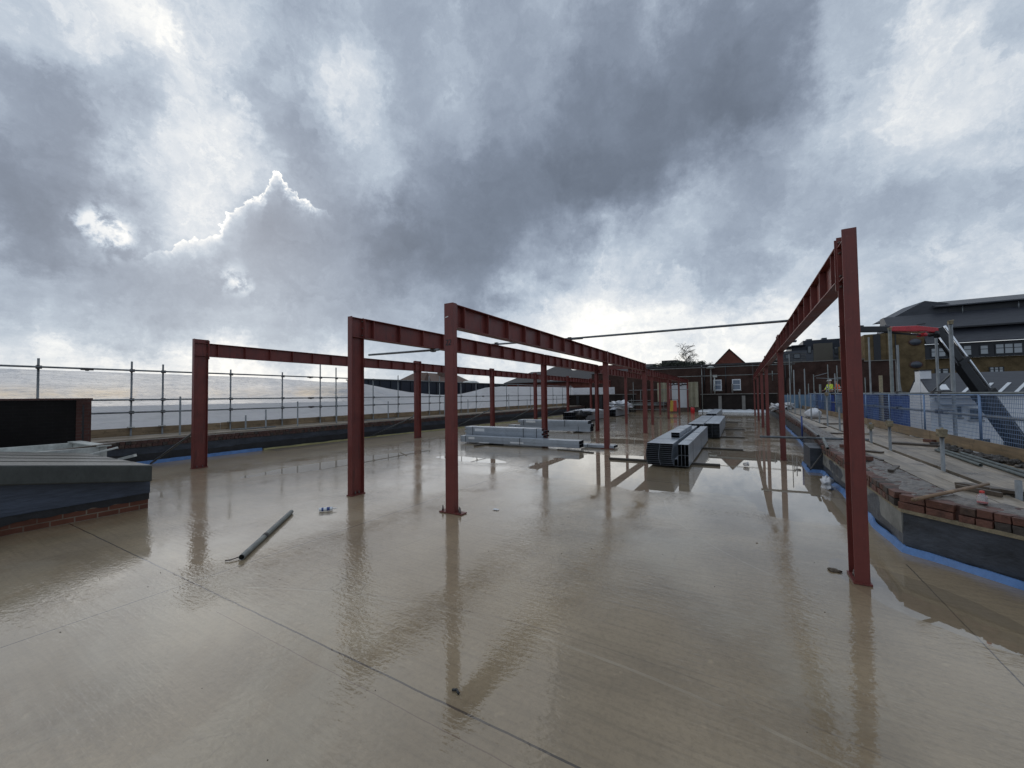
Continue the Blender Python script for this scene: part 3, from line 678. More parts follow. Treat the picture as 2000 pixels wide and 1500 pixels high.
Y1 = [4.477, 12.04, 17.68, 22.80, 28.33, 33.71, 39.54]
steel_frame('long red steel frame farthest left, beside the sheeted scaffold, with raking tube braces', -11.50, Y1, 3.15, 3.06, .112, .30, .325, 'I', bw=.15)
steel_frame('red steel frame between the leftmost frame and the one with the bolted base plate', -5.765, Y1[:3], 3.055, 3.045, .110, .254, .345, 'I', bw=.15)
steel_frame('red steel frame of box posts, nearest one standing on a wide bolted base plate', -3.62, Y1[:3], 3.005, 2.995, .16, .092, .34, 'B', plate=True, bw=.152)
paint_marks([o for o in bpy.data.objects if o.get('label', '').startswith('red steel frame of box posts')][0])
steel_frame('red steel frame at the right, beside the brick parapet, its nearest column rising tallest', .856, [4.477, 11.755, 18.185, 22.43, 28.03, 35.35], 3.09, 3.0, .104, .236, .335, 'I', bw=.14)
fa = steel_frame('far red steel frame beyond the cross beam, on the left of the far corridor', -5.70, [22.8, 28.33, 33.71, 39.54], 3.0, 2.99, .13, .12, .33, 'B', y_start=17.81)
fb = steel_frame('far red steel frame beyond the cross beam, nearer the galvanised stacks', -4.27, [22.8, 28.33, 33.71, 39.54], 3.0, 2.99, .13, .12, .33, 'B', y_start=17.81)
def beam_x(x0, x1, y, zt, dep, w, label):
    mb = MB()
    mb.box(x0, y-w/2, zt-.012, x1, y+w/2, zt); mb.box(x0, y-w/2, zt-dep, x1, y+w/2, zt-dep+.012); mb.box(x0, y-.004, zt-dep+.012, x1, y+.004, zt-.012)
    o = mb.build('cross_beam', M['steel']); tag(o, label, 'steel beam'); return o
beam_x(-5.69, -3.71, 17.745, 3.0, .2, .10, 'short red cross beam joining the two middle steel frames')

# horizontal scaffold tubes clamped across the frames
def clamp(parent, p, s=.055):
    p = V(p); mb = MB()
    mb.box(p.x-s*.7, p.y-s*.8, p.z-s*.75, p.x+s*.7, p.y+s*.8, p.z+s*.75)
    mb.tube(p+V((0, -s*1.4, s*.5)), p+V((0, s*1.2, s*.5)), .009, 6)
    mb.tube(p+V((s*.4, -s*1.1, -s*.4)), p+V((s*.4, s*1.3, -s*.4)), .009, 6)
    return mb.build('coupler', M['coupler'], parent)
def xtube(p0, p1, label, cat='scaffold tube', clamps=(), r=.0242, mat='tube', group=None, name='scaffold_tube'):
    o = MB().tube(p0, p1, r, 12, hollow=.84).build(name, M[mat]); tag(o, label, cat, group)
    for c in clamps: clamp(o, c)
    return o
G_T = 'scaffold tubes tying the steel frames together'
xtube((-3.78, 9.15, 3.05), (1.0, 9.27, 3.035), 'long grey tube crossing the open sky to the right steel frame', clamps=[(-3.62, 9.15, 3.04), (.86, 9.26, 3.03)], group=G_T)
xtube((-5.95, 9.19, 3.085), (-3.30, 9.19, 3.035), 'short grey tube clamped on top of the two middle steel beams', clamps=[(-5.77, 9.19, 3.085)], group=G_T)
xtube((-7.75, 6.56, 2.69), (-5.6, 6.6, 2.672), 'short grey tube end clamped below the left middle beam', clamps=[(-5.77, 6.6, 2.675)], group=G_T)
# raking braces at the feet of the left frame
for (y, zt, xe, ye, lb) in ((4.47, .9, -13.25, 4.27, 'raking tube brace at the nearest left column, beside the grey felt lid'),
                        (12.05, .91, -13.55, 11.55, 'raking tube brace seen between the two nearest middle columns'),
                        (17.7, .99, -13.4, 17.1, 'raking tube brace directly behind the nearer left bundle'),
                        (22.85, .95, -13.2, 22.4, 'raking tube brace behind the second left bundle of galvanised sections'),
                        (28.4, 1.0, -13.2, 28.0, 'farthest raking tube brace, ahead of the dark wall')):
    o = xtube((-11.56, y+.1, zt), (xe, ye, .035), lb, 'brace', group='raking braces of the left steel frame', name='brace_tube')
    mb = MB(); mb.box(-11.66, y+.04, zt-.06, -11.50, y+.16, zt+.05)
    mb.build('coupler', M['tube_old'], o)
# ------------------------------------------------------------------ galvanised sections
def section_mesh(w, h, L, t=.0017, lip=0.0):
    """hollow box section along +Y, open ends"""
    o = [(-w/2, 0), (w/2, 0), (w/2, h), (-w/2, h)]; i = [(-w/2+t, t), (w/2-t, t), (w/2-t, h-t), (-w/2+t, h-t)]
    vs = []
    for y in (0, L): vs += [(x, y, z) for x, z in o]
    for y in (0.0, L): vs += [(x, y, z) for x, z in i]
    fs = [(k, (k+1) % 4, 4+(k+1) % 4, 4+k) for k in range(4)]
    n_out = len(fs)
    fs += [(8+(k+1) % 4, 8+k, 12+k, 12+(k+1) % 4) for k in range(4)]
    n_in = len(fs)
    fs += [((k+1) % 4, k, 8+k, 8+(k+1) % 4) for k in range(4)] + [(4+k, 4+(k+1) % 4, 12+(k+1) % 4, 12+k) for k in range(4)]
    # a black web added a little inside, painting the shade of the open end
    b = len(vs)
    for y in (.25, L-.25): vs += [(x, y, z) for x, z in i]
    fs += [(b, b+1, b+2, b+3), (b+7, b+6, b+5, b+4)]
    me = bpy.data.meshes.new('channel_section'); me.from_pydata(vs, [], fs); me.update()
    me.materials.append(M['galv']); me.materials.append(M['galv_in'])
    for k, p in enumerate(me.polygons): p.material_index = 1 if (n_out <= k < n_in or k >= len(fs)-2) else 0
    return me
def bundle(label, origin, rot, cells, straps=(), labels=(), group='strapped bundles of galvanised steel sections'):
    """cells: (x, z, w, h, y0, L) in the bundle's own axes (length along local Y)"""
    t = thing('steel_bundle', label, 'steel sections', origin, group); t.rotation_euler = (0, 0, rot)
    cache = {}
    rnd = random.Random(len(label)*7+int(origin[0]*10))
    for (x, z, w, h, y0, L) in cells:
        key = (w, h, L)
        if key not in cache: cache[key] = section_mesh(w, h, L)
        o = bpy.data.objects.new('channel_section', cache[key]); COL.objects.link(o); o.parent = t
        o.location = (x, y0+rnd.uniform(-.006, .006), z); ORG[o.name] = V(origin)
    for (y, x0, x1, z0, z1) in straps:
        mb = MB(); e = .004
        mb.box(x0-e, y, z0-e, x0-e+.002, y+.02, z1+e); mb.box(x1+e-.002, y, z0-e, x1+e, y+.02, z1+e); mb.box(x0-e, y, z1+e-.002, x1+e, y+.02, z1+e)
        o = mb.build('strap', M['strap'], None, loc=(0, 0, 0)); o.parent = t
    for (x, y, z, wy, hz, side) in labels:
        mb = MB()
        if side == 'x': mb.box(x-.001, y, z, x+.002, y+wy, z+hz)
        else: mb.box(x, y, z, x+hz, y+wy, z+.002)
        o = mb.build('paper_label', M['paper'], None, loc=(0, 0, 0)); o.parent = t
    return t
# near stack: flat columns bowed in the middle
cells = []
bow = [0, .012, .026, .034, .036, .034, .030, .024, .014, .006, .0]
for k in range(11):
    for s in (0, 1):
        cells.append((-1.78+s*.281-bow[k], .05+k*.0445, .279, .043, bow[k]*.3, 5.7))
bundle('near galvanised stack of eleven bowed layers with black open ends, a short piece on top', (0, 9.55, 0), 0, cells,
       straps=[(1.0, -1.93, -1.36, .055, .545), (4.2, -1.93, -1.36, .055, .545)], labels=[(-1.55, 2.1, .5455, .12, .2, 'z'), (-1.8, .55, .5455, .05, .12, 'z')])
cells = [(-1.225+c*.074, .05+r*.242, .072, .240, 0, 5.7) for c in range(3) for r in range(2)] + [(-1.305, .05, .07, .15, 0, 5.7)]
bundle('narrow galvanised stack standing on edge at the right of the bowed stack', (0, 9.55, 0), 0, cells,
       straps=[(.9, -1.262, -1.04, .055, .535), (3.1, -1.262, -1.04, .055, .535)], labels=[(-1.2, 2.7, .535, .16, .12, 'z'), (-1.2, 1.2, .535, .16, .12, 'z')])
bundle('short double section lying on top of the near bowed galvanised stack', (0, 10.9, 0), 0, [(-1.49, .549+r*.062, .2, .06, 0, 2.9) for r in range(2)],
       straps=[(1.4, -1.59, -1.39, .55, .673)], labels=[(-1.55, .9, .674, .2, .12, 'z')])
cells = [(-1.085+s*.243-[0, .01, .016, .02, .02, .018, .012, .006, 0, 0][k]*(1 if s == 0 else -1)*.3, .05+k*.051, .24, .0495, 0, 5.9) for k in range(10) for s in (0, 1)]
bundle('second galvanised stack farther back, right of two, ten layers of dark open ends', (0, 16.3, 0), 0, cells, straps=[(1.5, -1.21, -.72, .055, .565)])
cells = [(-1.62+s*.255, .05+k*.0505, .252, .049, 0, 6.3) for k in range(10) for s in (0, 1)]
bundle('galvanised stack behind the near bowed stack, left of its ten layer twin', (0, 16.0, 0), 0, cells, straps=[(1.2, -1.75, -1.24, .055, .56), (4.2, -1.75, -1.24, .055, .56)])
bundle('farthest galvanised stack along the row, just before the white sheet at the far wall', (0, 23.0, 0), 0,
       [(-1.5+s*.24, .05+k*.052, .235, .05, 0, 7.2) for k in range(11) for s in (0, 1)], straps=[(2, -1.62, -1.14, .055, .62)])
# bundles lying across, left of the middle columns: local Y runs along world +X
def xb(label, x0, y0, rows, straps, labels, rot=-PI/2):
    return bundle(label, (x0, y0, 0), rot, rows, straps, labels)
xb('front left bundle of long galvanised sections, lowest of three, with white labels on its side', -8.72, 11.4,
   [(-.10-c*.20, .06+r*.108, .198, .106, 0, 4.45) for r in range(2) for c in range(2)],
   [(.22, -.40, .0, .065, .275), (2.4, -.40, .0, .065, .275)], [(.0, .35, .17, .26, .075, 'x'), (.0, .8, .055, .42, .03, 'x'), (.0, 2.05, .10, .5, .05, 'x')])
xb('taller ribbed galvanised bundle lying behind the front left bundle, black strapped at both ends', -8.9, 11.9,
   [(-.12-c*.24, .06+r*.071, .238, .069, .05*(r % 2), 3.15) for r in range(7) for c in range(2)],
   [(.35, -.48, 0, .065, .56), (2.45, -.48, 0, .065, .56), (2.95, -.48, 0, .065, .56)], [(.0, .45, .40, .42, .10, 'x')])
xb('single low galvanised bundle reaching to the foot of the second box post', -4.45, 12.05,
   [(-.10-c*.21, .03+r*.075, .205, .073, 0, 1.05) for r in range(1) for c in range(2)], [(.2, -.42, 0, .03, .107)], [])
xb('lower part of the second left galvanised bundle, longest, with a square dark end', -9.9, 16.75,
   [(-.11-c*.22, .06+r*.1, .218, .098, 0, 4.15) for r in range(2) for c in range(2)], [(.4, -.44, 0, .06, .265), (3.6, -.44, 0, .06, .265)], [])
xb('upper part of the second left galvanised bundle, ribbed and rounded at its end', -9.35, 16.75,
   [(-.13-c*.24+.02*[0, .5, 1, .4][r], .262+r*.066, .238, .064, .12 if r < 2 else 0, 3.5) for r in range(4) for c in range(2)],
   [(.3, -.48, .02, .265, .53), (2.4, -.48, .02, .265, .53)], [(.022, .45, .40, .5, .10, 'x')])
bundle('dark ended galvanised stack near the left parapet, wrapped in white plastic on top', (-9.2, 23.6, 0), 0,
       [(-.62+c*.115, .05+r*.27, .112, .268, 0, 4.2) for c in range(12) for r in range(2)], straps=[(1.0, -.68, .7, .055, .59)])
bundle('low galvanised stack farther off under a crumpled white plastic wrap', (-8.6, 29.9, 0), 0,
       [(-.5+c*.115, .05+r*.25, .112, .245, 0, 4.0) for c in range(8) for r in range(2)])
def crumple(c, rx, ry, rz, seed, mat, label, cat, name, rough=.5):
    o = MB().blob(c, rx, ry, rz, seed, rough, 22, 14, 2.6).build(name, M[mat]); tag(o, label, cat); return o
crumple((-8.7, 24.9, .66), .85, 1.2, .09, 3, 'plasticbag', 'flat white plastic wrap lying on the dark ended galvanised stack', 'plastic wrap', 'plastic_wrap')
crumple((-8.35, 31.5, .82), .75, 1.2, .30, 5, 'plasticbag', 'heaped white plastic wrap on the low far galvanised stack', 'plastic wrap', 'plastic_wrap', .7)
o = MB().blob((-8.55, 23.45, .45), .42, .25, .22, 9, .9, 16, 10, 3).build('dark_tarpaulin', M['black']); tag(o, 'crumpled black tarpaulin scrap hanging at the end of the dark ended stack', 'tarpaulin')

# timber bearers
def bearer(p0, p1, label, h=.048, w=.075, g='timber bearers under the galvanised stacks', mat='bearer'):
    z = h/2+.003
    o = MB().bar((p0[0], p0[1], z), (p1[0], p1[1], z), w, h).build('timber_bearer', M[mat], bevel=.003); tag(o, label, 'timber', g); return o
bearer((-2.98, 10.12), (-.46, 10.22), 'long wet timber bearer poking out both sides under the near bowed stack')
bearer((-1.9, 13.25), (-.0, 13.22), 'wet timber bearer poking out to the right below the middle of the near stacks')
bearer((-1.9, 17.0), (.06, 16.92), 'timber bearer under the front of the ten layer stack')
bearer((-1.8, 20.3), (.08, 20.6), 'timber bearer under the rear of the ten layer stack')
bearer((-1.6, 24.9), (-.22, 25.5), 'dark timber bearer below the farthest galvanised stack')
bearer((-7.72, 10.85), (-7.50, 12.3), 'dark timber bearer sticking out in front of the front left bundle')
bearer((-4.9, 11.25), (-3.7, 11.02), 'thin timber strip lying beyond the right end of the front left bundle', .025)
bearer((-9.2, 16.6), (-9.1, 17.4), 'timber bearer under the left end of the second left bundle')
bearer((-6.45, 16.62), (-6.35, 17.4), 'timber bearer under the right end of the second left bundle')
bearer((-9.9, 23.7), (-8.3, 23.75), 'timber bearer under the dark ended stack')
bearer((-7.45, 28.5), (-3.6, 29.6), 'long thin batten lying flat across the far corridor', .03)
bearer((-1.3, 33.2), (1.2, 33.1), 'thin batten on the floor before the far wall, right of the stacks', .03)

# ------------------------------------------------------------------ loose things on the floor
t = thing('scaffold_tube', 'mud streaked grey tube lying alone on the wet floor, a wire at its end', 'scaffold tube', (-5.1, 2.8, 0))
a, b_ = V((-4.50, 2.19, .031)), V((-5.66, 3.41, .029)); dd = (b_-a).normalized()
MB().tube(a, b_, .0285, 20, hollow=.86).build('tube', M['tube_old'], t)
MB().tube(a+dd*.62, a+dd*.69, .0315, 20).build('collar', M['coupler'], t)
MB().path([a+dd*.05+V((-.03, -.02, -.012)), a+V((-.07, -.075, -.016)), a+V((-.11, -.10, -.02))], .006, 6).build('wire', M['bolt'], t)
t = thing('sealant_cartridge', 'white sealant cartridge with blue print lying on the wet floor', 'cartridge', (-5.3, 3.74, 0))
c0 = V((-5.385, 3.655, .031)); ax = V((.135, .16, 0)).normalized(); L = .175
MB().lathe(c0, [(.0, 0), (.022, .0), (.026, .004), (.026, L), (.022, L+.006), (.012, L+.008)], 20, ax).build('tube', M['cartridge'], t)
MB().lathe(c0, [(.0263, .035), (.0264, .036), (.0264, .06), (.0263, .061)], 20, ax).build('print_band', M['cart_blue'], t)
MB().lathe(c0, [(.0263, .105), (.0264, .106), (.0264, .145), (.0263, .146)], 20, ax).build('print_band', M['cart_blue'], t)
MB().lathe(c0+ax*(L+.008), [(.008, 0), (.007, .02), (.004, .055), (.003, .058)], 12, ax).build('nozzle', M['cartridge'], t)
vs, fs = grid(-.045, .045, 6, -.03, .03, 4, lambda x, y: .006+.012*mnoise.noise(V((x*40, y*40, 2))))
o = MB().add([(x-3.14, y+4.93, z+.004) for x, y, z in vs], fs, True).build('paper_scrap', M['paper']); tag(o, 'small white paper scrap on the floor right of the bolted base plate', 'paper')
t = thing('plastic_cup', 'clear crushed plastic cup lying in the puddle right of the near stacks', 'cup', (.06, 10.45, 0))
MB().lathe((.0, 10.43, .045), [(.034, 0), (.036, .002), (.045, .10), (.047, .102), (.044, .10), (.033, .006)], 18, (.8, .25, .12)).build('cup_body', M['clear'], t)
MB().lathe((.075, 10.455, .058), [(.046, .0), (.049, .004), (.046, .008)], 18, (.8, .25, .12)).build('rim', M['cartridge'], t)
vs = []; fs = []; rnd = random.Random(4); mb = MB()
for k in range(70):
    y = rnd.uniform(.7, 11); x = rnd.uniform(-6.5, 1.2)
    s = rnd.uniform(.002, .004)*(1.5 if rnd.random() < .12 else 1)
    mb.blob((x, y, s*.4), s*rnd.uniform(.8, 2.0), s, s*.7, k, .4, 6, 4)
o = mb.build('grit', M['mud'], loc=(0, 0, 0)); tag(o, 'dark grit crumbs scattered over the wet floor', 'grit', kind='stuff')
o = MB().blob((.70, 4.70, .006), .05, .035, .014, 4, .7, 14, 8, 3).build('mud_clod', M['mud']); tag(o, 'wet mud clod at the foot of the nearest right column', 'mud')
o = MB().path([(-1.45, 1.80, .008), (-1.425, 1.81, .011), (-1.40, 1.795, .008)], .007, 6).build('plastic_scrap', M['strap']); tag(o, 'tiny dark plastic scrap beside the saw cut in the foreground', 'scrap')
o = MB().blob((-7.78, .95, .02), .16, .09, .035, 8, .8, 12, 8, 3).build('mud_clod', M['mud']); tag(o, 'brown mud clod against the brick upstand at the left edge', 'mud')

# ------------------------------------------------------------------ roof hatches at the left
t = thing('roof_hatch', 'low brick upstand with blue grey flashing and a thick grey felt lid', 'roof hatch', (-9.2, 1.2, 0))
MB().box(-10.5, -3, 0, -7.96, 2.54, .25).build('brick_upstand', M['rd_x'], t)
MB().prism([(-10.52, -3, .235), (-10.52, 2.556, .235), (-10.52, 2.556, .45), (-10.52, -3, 1.31)], (2.588, 0, 0)).build('flashing', M['bluefelt'], t, bevel=.008)
mb = MB(); n = 46
for k in range(n):
    y0 = -1+3.55*k/n; y1 = -1+3.55*(k+1)/n
    d0 = .11+.05*mnoise.noise(V((y0*2.4, 1, 0)))+.03*mnoise.noise(V((y0*9, 5, 0)))
    d1 = .11+.05*mnoise.noise(V((y1*2.4, 1, 0)))+.03*mnoise.noise(V((y1*9, 5, 0)))
    mb.hexa([(-7.97, y0, .25-d0), (-7.953, y0, .25-d0), (-7.953, y1, .25-d1), (-7.97, y1, .25-d1), (-7.97, y0, .262), (-7.948, y0, .262), (-7.948, y1, .262), (-7.97, y1, .262)])
mb.build('bitumen_band', M['bitumen'], t)
lid = MB().prism([(-10.75, -3, 1.29), (-10.75, 2.52, .43), (-10.75, 2.52, .68), (-10.75, -3, 1.53)], (3.0, 0, 0)).build('lid', M['lidgrey'], t, bevel=.018)
mb = MB()
for x in (-8.4, -9.1, -9.8): mb.prism([(x, -2.9, 1.516), (x, 2.49, .686), (x, 2.49, .692), (x, -2.9, 1.522)], (.05, 0, 0))
mb.build('lid_seam', M['lidgrey'], lid)
t = thing('open_hatch', 'open white framed roof hatch behind the grey felt lid', 'roof hatch', (-12, 1.5, 0))
for (x0, y0, x1, y1) in ((-12.75, 2.75, -10.95, 2.85), (-12.75, -1, -12.65, 2.748), (-11.05, -1, -10.95, 2.748)):
    MB().box(x0, y0, .02, x1, y1, .76).build('kerb_side', M['whitepaint'], t, bevel=.008)
MB().box(-12.645, -1, .4, -11.055, 2.745, .5).build('hatch_floor', M['whitepaint'], t)
MB().box(-12.8, 2.70, .762, -10.9, 2.90, .785).build('capping', M['whitepaint'], t)
def stick(p0, p1, w, h, mat, name, label, cat='timber', group=None):
    o = MB().bar(p0, p1, w, h).build(name, M[mat], bevel=.003); tag(o, label, cat, group); return o
stick((-11.1, 1.5, .70), (-11.0, 2.98, .80), .09, .035, 'offcut', 'timber_offcut', 'dark timber laid across the open white hatch')
stick((-10.8, 2.40, .60), (-10.74, 2.95, .735), .06, .03, 'whitepaint', 'white_batten', 'white painted batten leaning behind the grey felt lid')
stick((-10.45, 2.75, .50), (-10.2, 3.05, .60), .12, .05, 'whitepaint', 'white_batten', 'short white batten end beyond the corner of the grey felt lid')
# tarred return wall
t = thing('brick_wall', 'black tarred brick wall with a narrow weathered red end, behind the white hatch', 'brick wall', (-13.5, 1, .3))
MB().box(-13.66, -3, .3, -13.31, 2.93, 1.69).build('tarred_face', M['dk_x'], t)
MB().box(-13.66, 2.932, .3, -13.29, 3.18, 1.69).build('end_face', M['rdend_x'], t, bevel=.006)
MB().box(-13.3, 3.03, .62, -13.286, 3.06, 1.58).build('groove', M['bitumen'], t)
MB().box(-13.70, -3, 1.692, -13.275, 3.2, 1.735).build('capping', M['brick_dk'], t, bevel=.01)
# ------------------------------------------------------------------ left parapet, foam strips, walkway, sheeting
def headers(mb, p0, d, L, z0, z1, nrow, depth, bw=.112, gap=.010, seed=1, out=V((1, 0, 0))):
    """courses of header bricks, each a small uneven block, along direction d from p0; out = the visible side"""
    rnd = random.Random(seed); d = V(d).normalized(); up = V((0, 0, 1)); h = (z1-z0)/nrow
    for r in range(nrow):
        s = rnd.uniform(0, .05)
        while s < L-bw*.6:
            w = bw*rnd.uniform(.93, 1.05); e = rnd.uniform(-.006, .008); dz = rnd.uniform(-.003, .003)
            a = V(p0)+d*s; b = a+d*(w-gap); fr = V(out)*e
            zz0 = z0+r*h+gap*.5+dz; zz1 = z0+(r+1)*h-gap*.4+dz
            A = a+fr; B = b+fr; C = b-V(out)*depth; Dd = a-V(out)*depth
            jt = lambda: rnd.uniform(-.004, .004)
            mb.hexa([(px+jt(), py+jt(), pz+jt()) for px, py, pz in [(A.x, A.y, zz0), (Dd.x, Dd.y, zz0), (C.x, C.y, zz0), (B.x, B.y, zz0), (A.x, A.y, zz1), (Dd.x, Dd.y, zz1), (C.x, C.y, zz1), (B.x, B.y, zz1)]])
            s += w
def brickvar(o, mats, seed=1):
    rnd = random.Random(seed)
    for m_ in mats[1:]: o.data.materials.append(M[m_])
    idx = []
    for k in range(len(o.data.polygons)//6): idx += [rnd.choices(range(len(mats)), [5, 3, 2][:len(mats)])[0]]*6
    o.data.polygons.foreach_set('material_index', idx[:len(o.data.polygons)]+[0]*max(0, len(o.data.polygons)-len(idx)))
t = thing('parapet_wall', 'left parapet of dark brick on a tanked base, running beside the white sheeting', 'parapet', (-13.85, 18, 0))
MB().box(-14.1, 3.2, 0, -13.72, 42.4, .43).build('tanked_base', M['membrane'], t)
mb = MB(); mb.box(-14.08, 3.2, .43, -13.735, 42.4, .605); mb.build('mortar_core', M['mortar'], t)
mb = MB(); headers(mb, (-13.70, 3.55, 0), (0, 1, 0), 13, .44, .618, 2, .03, seed=3)
headers(mb, (-13.70, 16.5, 0), (0, 1, 0), 24, .44, .618, 2, .03, bw=.225, seed=5); brickvar(mb.build('brick_coping', M['brick_dk'], t), ['brick_dk', 'brick_br', 'brick_gy'])
mb = MB(); n = 220
for k in range(n):
    y0 = 3.55+38*k/n; y1 = 3.55+38*(k+1)/n
    q = lambda y: .25+.07*mnoise.noise(V((y*.9, 3, 0)))+.03*mnoise.noise(V((y*4, 7, 0)))
    mb.hexa([(-13.73, y0, .05), (-13.70, y0, .05), (-13.70, y1, .05), (-13.73, y1, .05), (-13.73, y0, q(y0)), (-13.708, y0, q(y0)), (-13.708, y1, q(y1)), (-13.73, y1, q(y1))])
mb.build('bitumen_band', M['bitumen'], t)
def wavy_strip(pts, h, th, mat, name, label, seed, amp=.03, side=V((1, 0, 0)), sub=.12, cat='foam strip', lean=.02):
    """thin upright foam strip following a polyline on the floor"""
    P = [V((p[0], p[1], 0)) for p in pts]; L = [0]
    for a, b in zip(P[:-1], P[1:]): L.append(L[-1]+(b-a).length)
    def at(s):
        for i in range(len(P)-1):
            if s <= L[i+1]: return P[i].lerp(P[i+1], (s-L[i])/max(1e-6, L[i+1]-L[i]))
        return P[-1].copy()
    n = max(4, int(L[-1]/sub)); base = []; rings = []
    for k in range(n+1):
        s = L[-1]*k/n; p = at(s); q = at(min(L[-1], s+.25)); q0 = at(max(0, s-.25)); tdir = (q-q0).normalized(); nm = V((tdir.y, -tdir.x, 0))
        if nm.dot(V(side)) < 0: nm = -nm
        w = amp*(mnoise.noise(V((s*1.3, seed, 0)))+.5*mnoise.noise(V((s*4, seed, 3))))
        hh = h*(1+.22*mnoise.noise(V((s*1.7, seed, 9)))+.1*mnoise.noise(V((s*7, seed, 4))))
        b0 = p+nm*(w*.5); t0 = p+nm*(w-lean)
        rings.append([b0, b0+nm*th, t0+nm*th+V((0, 0, hh)), t0+V((0, 0, hh))])
    vs = [v for r in rings for v in r]; fs = []
    for k in range(n):
        for j in range(4):
            a = 4*k+j; b = 4*k+(j+1) % 4; fs.append((a, b, b+4, a+4))
    fs += [(3, 2, 1, 0), tuple(4*n+j for j in range(4))]
    o = MB().add(vs, fs, False).build(name, M[mat]); tag(o, label, cat)
    return o
wavy_strip([(-13.45, 3.6), (-13.5, 5), (-13.5, 7.15)], .09, .02, 'blue', 'edge_strip', 'blue foam edge strip at the left parapet, ending where the yellow one starts', 2)
wavy_strip([(-13.5, 7.2), (-13.4, 12), (-12.9, 17), (-12.6, 24), (-12.6, 34)], .06, .03, 'yellow', 'edge_strip', 'muddy yellow foam edge strip along the foot of the left parapet', 6, .06)
vs, fs = grid(-13.7, -12.9, 8, 7.3, 38, 120, lambda x, y: .003+.05*max(0, mnoise.noise(V((x*2.4, y*1.3, 1)))+.25)*max(0, (-12.95-x)))
o = MB().add(vs, fs, True).build('mud_bank', M['mud'], loc=(0, 0, 0)); tag(o, 'muddy debris bank along the left parapet foot', 'mud', kind='stuff')

t = thing('scaffold_walkway', 'left scaffold walkway of boards with a tall toe board, outside the left parapet', 'scaffold', (-14.7, 18, .6))
for k in range(5):
    x = -15.33+k*.245
    mb = MB(); y = -2.5+(k % 3)*.8
    while y < 40:
        e = random.uniform(-.004, .004); mb.box(x, y, .60+e, x+.235, y+3.88, .638+e); y += 3.9
    mb.build('board', M['board'], t)
mb = MB(); y = -1.0
while y < 40: mb.box(-15.40, y, .645, -15.365, y+3.88, .885+random.uniform(-.01, .01)); y += 3.9
mb.build('toe_board', M['toeboard'], t)
for (y, z) in ((5.3, 1.77), (7.1, 1.13), (7.75, 1.30), (8.9, 1.56), (10.55, 1.72), (13.3, 1.49), (15.2, 1.2), (17.4, 1.75), (19.6, 1.5), (22.3, 1.45), (24.5, 1.8), (27.3, 1.4), (30, 1.9), (33, 1.6)):
    MB().tube((-14.4, y, .2), (-14.4, y, z), .0242, 12, hollow=.84).build('standard', M['tube'], t)
for (y0, y1) in ((6.6, 8.0), (11.6, 13.6), (21, 23.4)):
    MB().tube((-14.25, y0, .69), (-14.25, y1, .69), .0242, 10).build('ledger', M['tube'], t)
t = thing('scaffold_guardrail', 'tall left scaffold guardrail with three rails in front of the white sheeting', 'guardrail', (-15.3, 18, .6))
UP = [(-.5, 2.7), (2.70, 2.76), (4.47, 2.80), (5.19, 2.76), (7.05, 2.70), (8.84, 2.69), (10.43, 3.12), (11.18, 3.0), (13.2, 2.57), (14.8, 2.80), (17.15, 2.86), (18.05, 2.88), (20.1, 2.64), (21.75, 2.68),
      (25.7, 2.42), (27.5, 2.62), (29.6, 2.46), (32, 2.6), (34.2, 2.5), (36.5, 2.6), (38.6, 2.7)]
RZ = (2.535, 1.69, 1.325)
for (y, z) in UP:
    u = MB().tube((-15.3, y, .63), (-15.3, y, z), .0242, 12, hollow=.84).build('upright', M['tube'], t)
    for rz in RZ:
        mb = MB(); mb.box(-15.29, y-.05, rz-.042, -15.235, y+.05, rz+.042); mb.tube((-15.26, y-.03, rz+.06), (-15.26, y-.03, rz-.055), .008, 6)
        mb.build('coupler', M['coupler'], u)
    mb = MB(); mb.box(-15.36, y-.075, .885, -15.25, y+.075, .91); mb.build('board_clip', M['whitepaint'], u)
for rz in RZ:
    MB().tube((-15.25, -2.5, rz), (-15.25, 39, rz+(.04 if rz > 2 else 0)), .0242, 12).build('rail', M['tube'], t)
for (y, rz) in ((3.55, 2.53), (9.95, 2.54), (9.98, 1.69), (10.0, 1.325), (22.5, 1.69)):
    mb = MB(); mb.tube((-15.25, y-.12, rz), (-15.25, y+.12, rz), .034, 12); mb.box(-15.285, y-.03, rz-.05, -15.215, y+.03, rz-.02); mb.build('sleeve', M['coupler'], t)
def sheet_top(y):
    pts = [(-3, 2.5), (2, 2.48), (8, 2.47), (10.9, 2.37), (12.2, 2.38), (12.9, 2.32), (14.3, 2.12), (15.8, 1.94), (17.8, 1.80), (19.2, 1.78), (20.5, 1.86), (22, 2.06), (23.2, 2.28), (25.3, 2.40), (32, 2.47), (40, 2.5)]
    for a, b in zip(pts[:-1], pts[1:]):
        if y <= b[0]:
            k = (y-a[0])/(b[0]-a[0]); return a[1]+(b[1]-a[1])*k
    return 2.5
ny, nz = 520, 22; vs = []; fs = []
for j in range(ny+1):
    y = -3+43*j/ny; top = sheet_top(y)
    for i in range(nz+1):
        v = i/nz; z = .80+(top-.80)*v
        sag = max(0, 2.40-top)
        # folds fan out from the two points the slack sheet still hangs from
        f1 = math.atan2(z-2.45, abs(y-12.4)+.3); f2 = math.atan2(z-2.45, abs(y-23.6)+.3)
        fold = .035*math.sin(f1*34)*math.exp(-abs(y-14)/3.2)+.035*math.sin(f2*36)*math.exp(-abs(y-21.8)/3.2)
        x = -15.50+fold+.045*mnoise.noise(V((y*.8, z*1.4, 2)))+.016*mnoise.noise(V((y*2.2, z*7, 4)))-.03*sag
        if top < 2.45 and i == nz: z -= .0
        vs.append((x, y, z))
for j in range(ny):
    for i in range(nz):
        a = j*(nz+1)+i; fs.append((a, a+1, a+nz+2, a+nz+1))
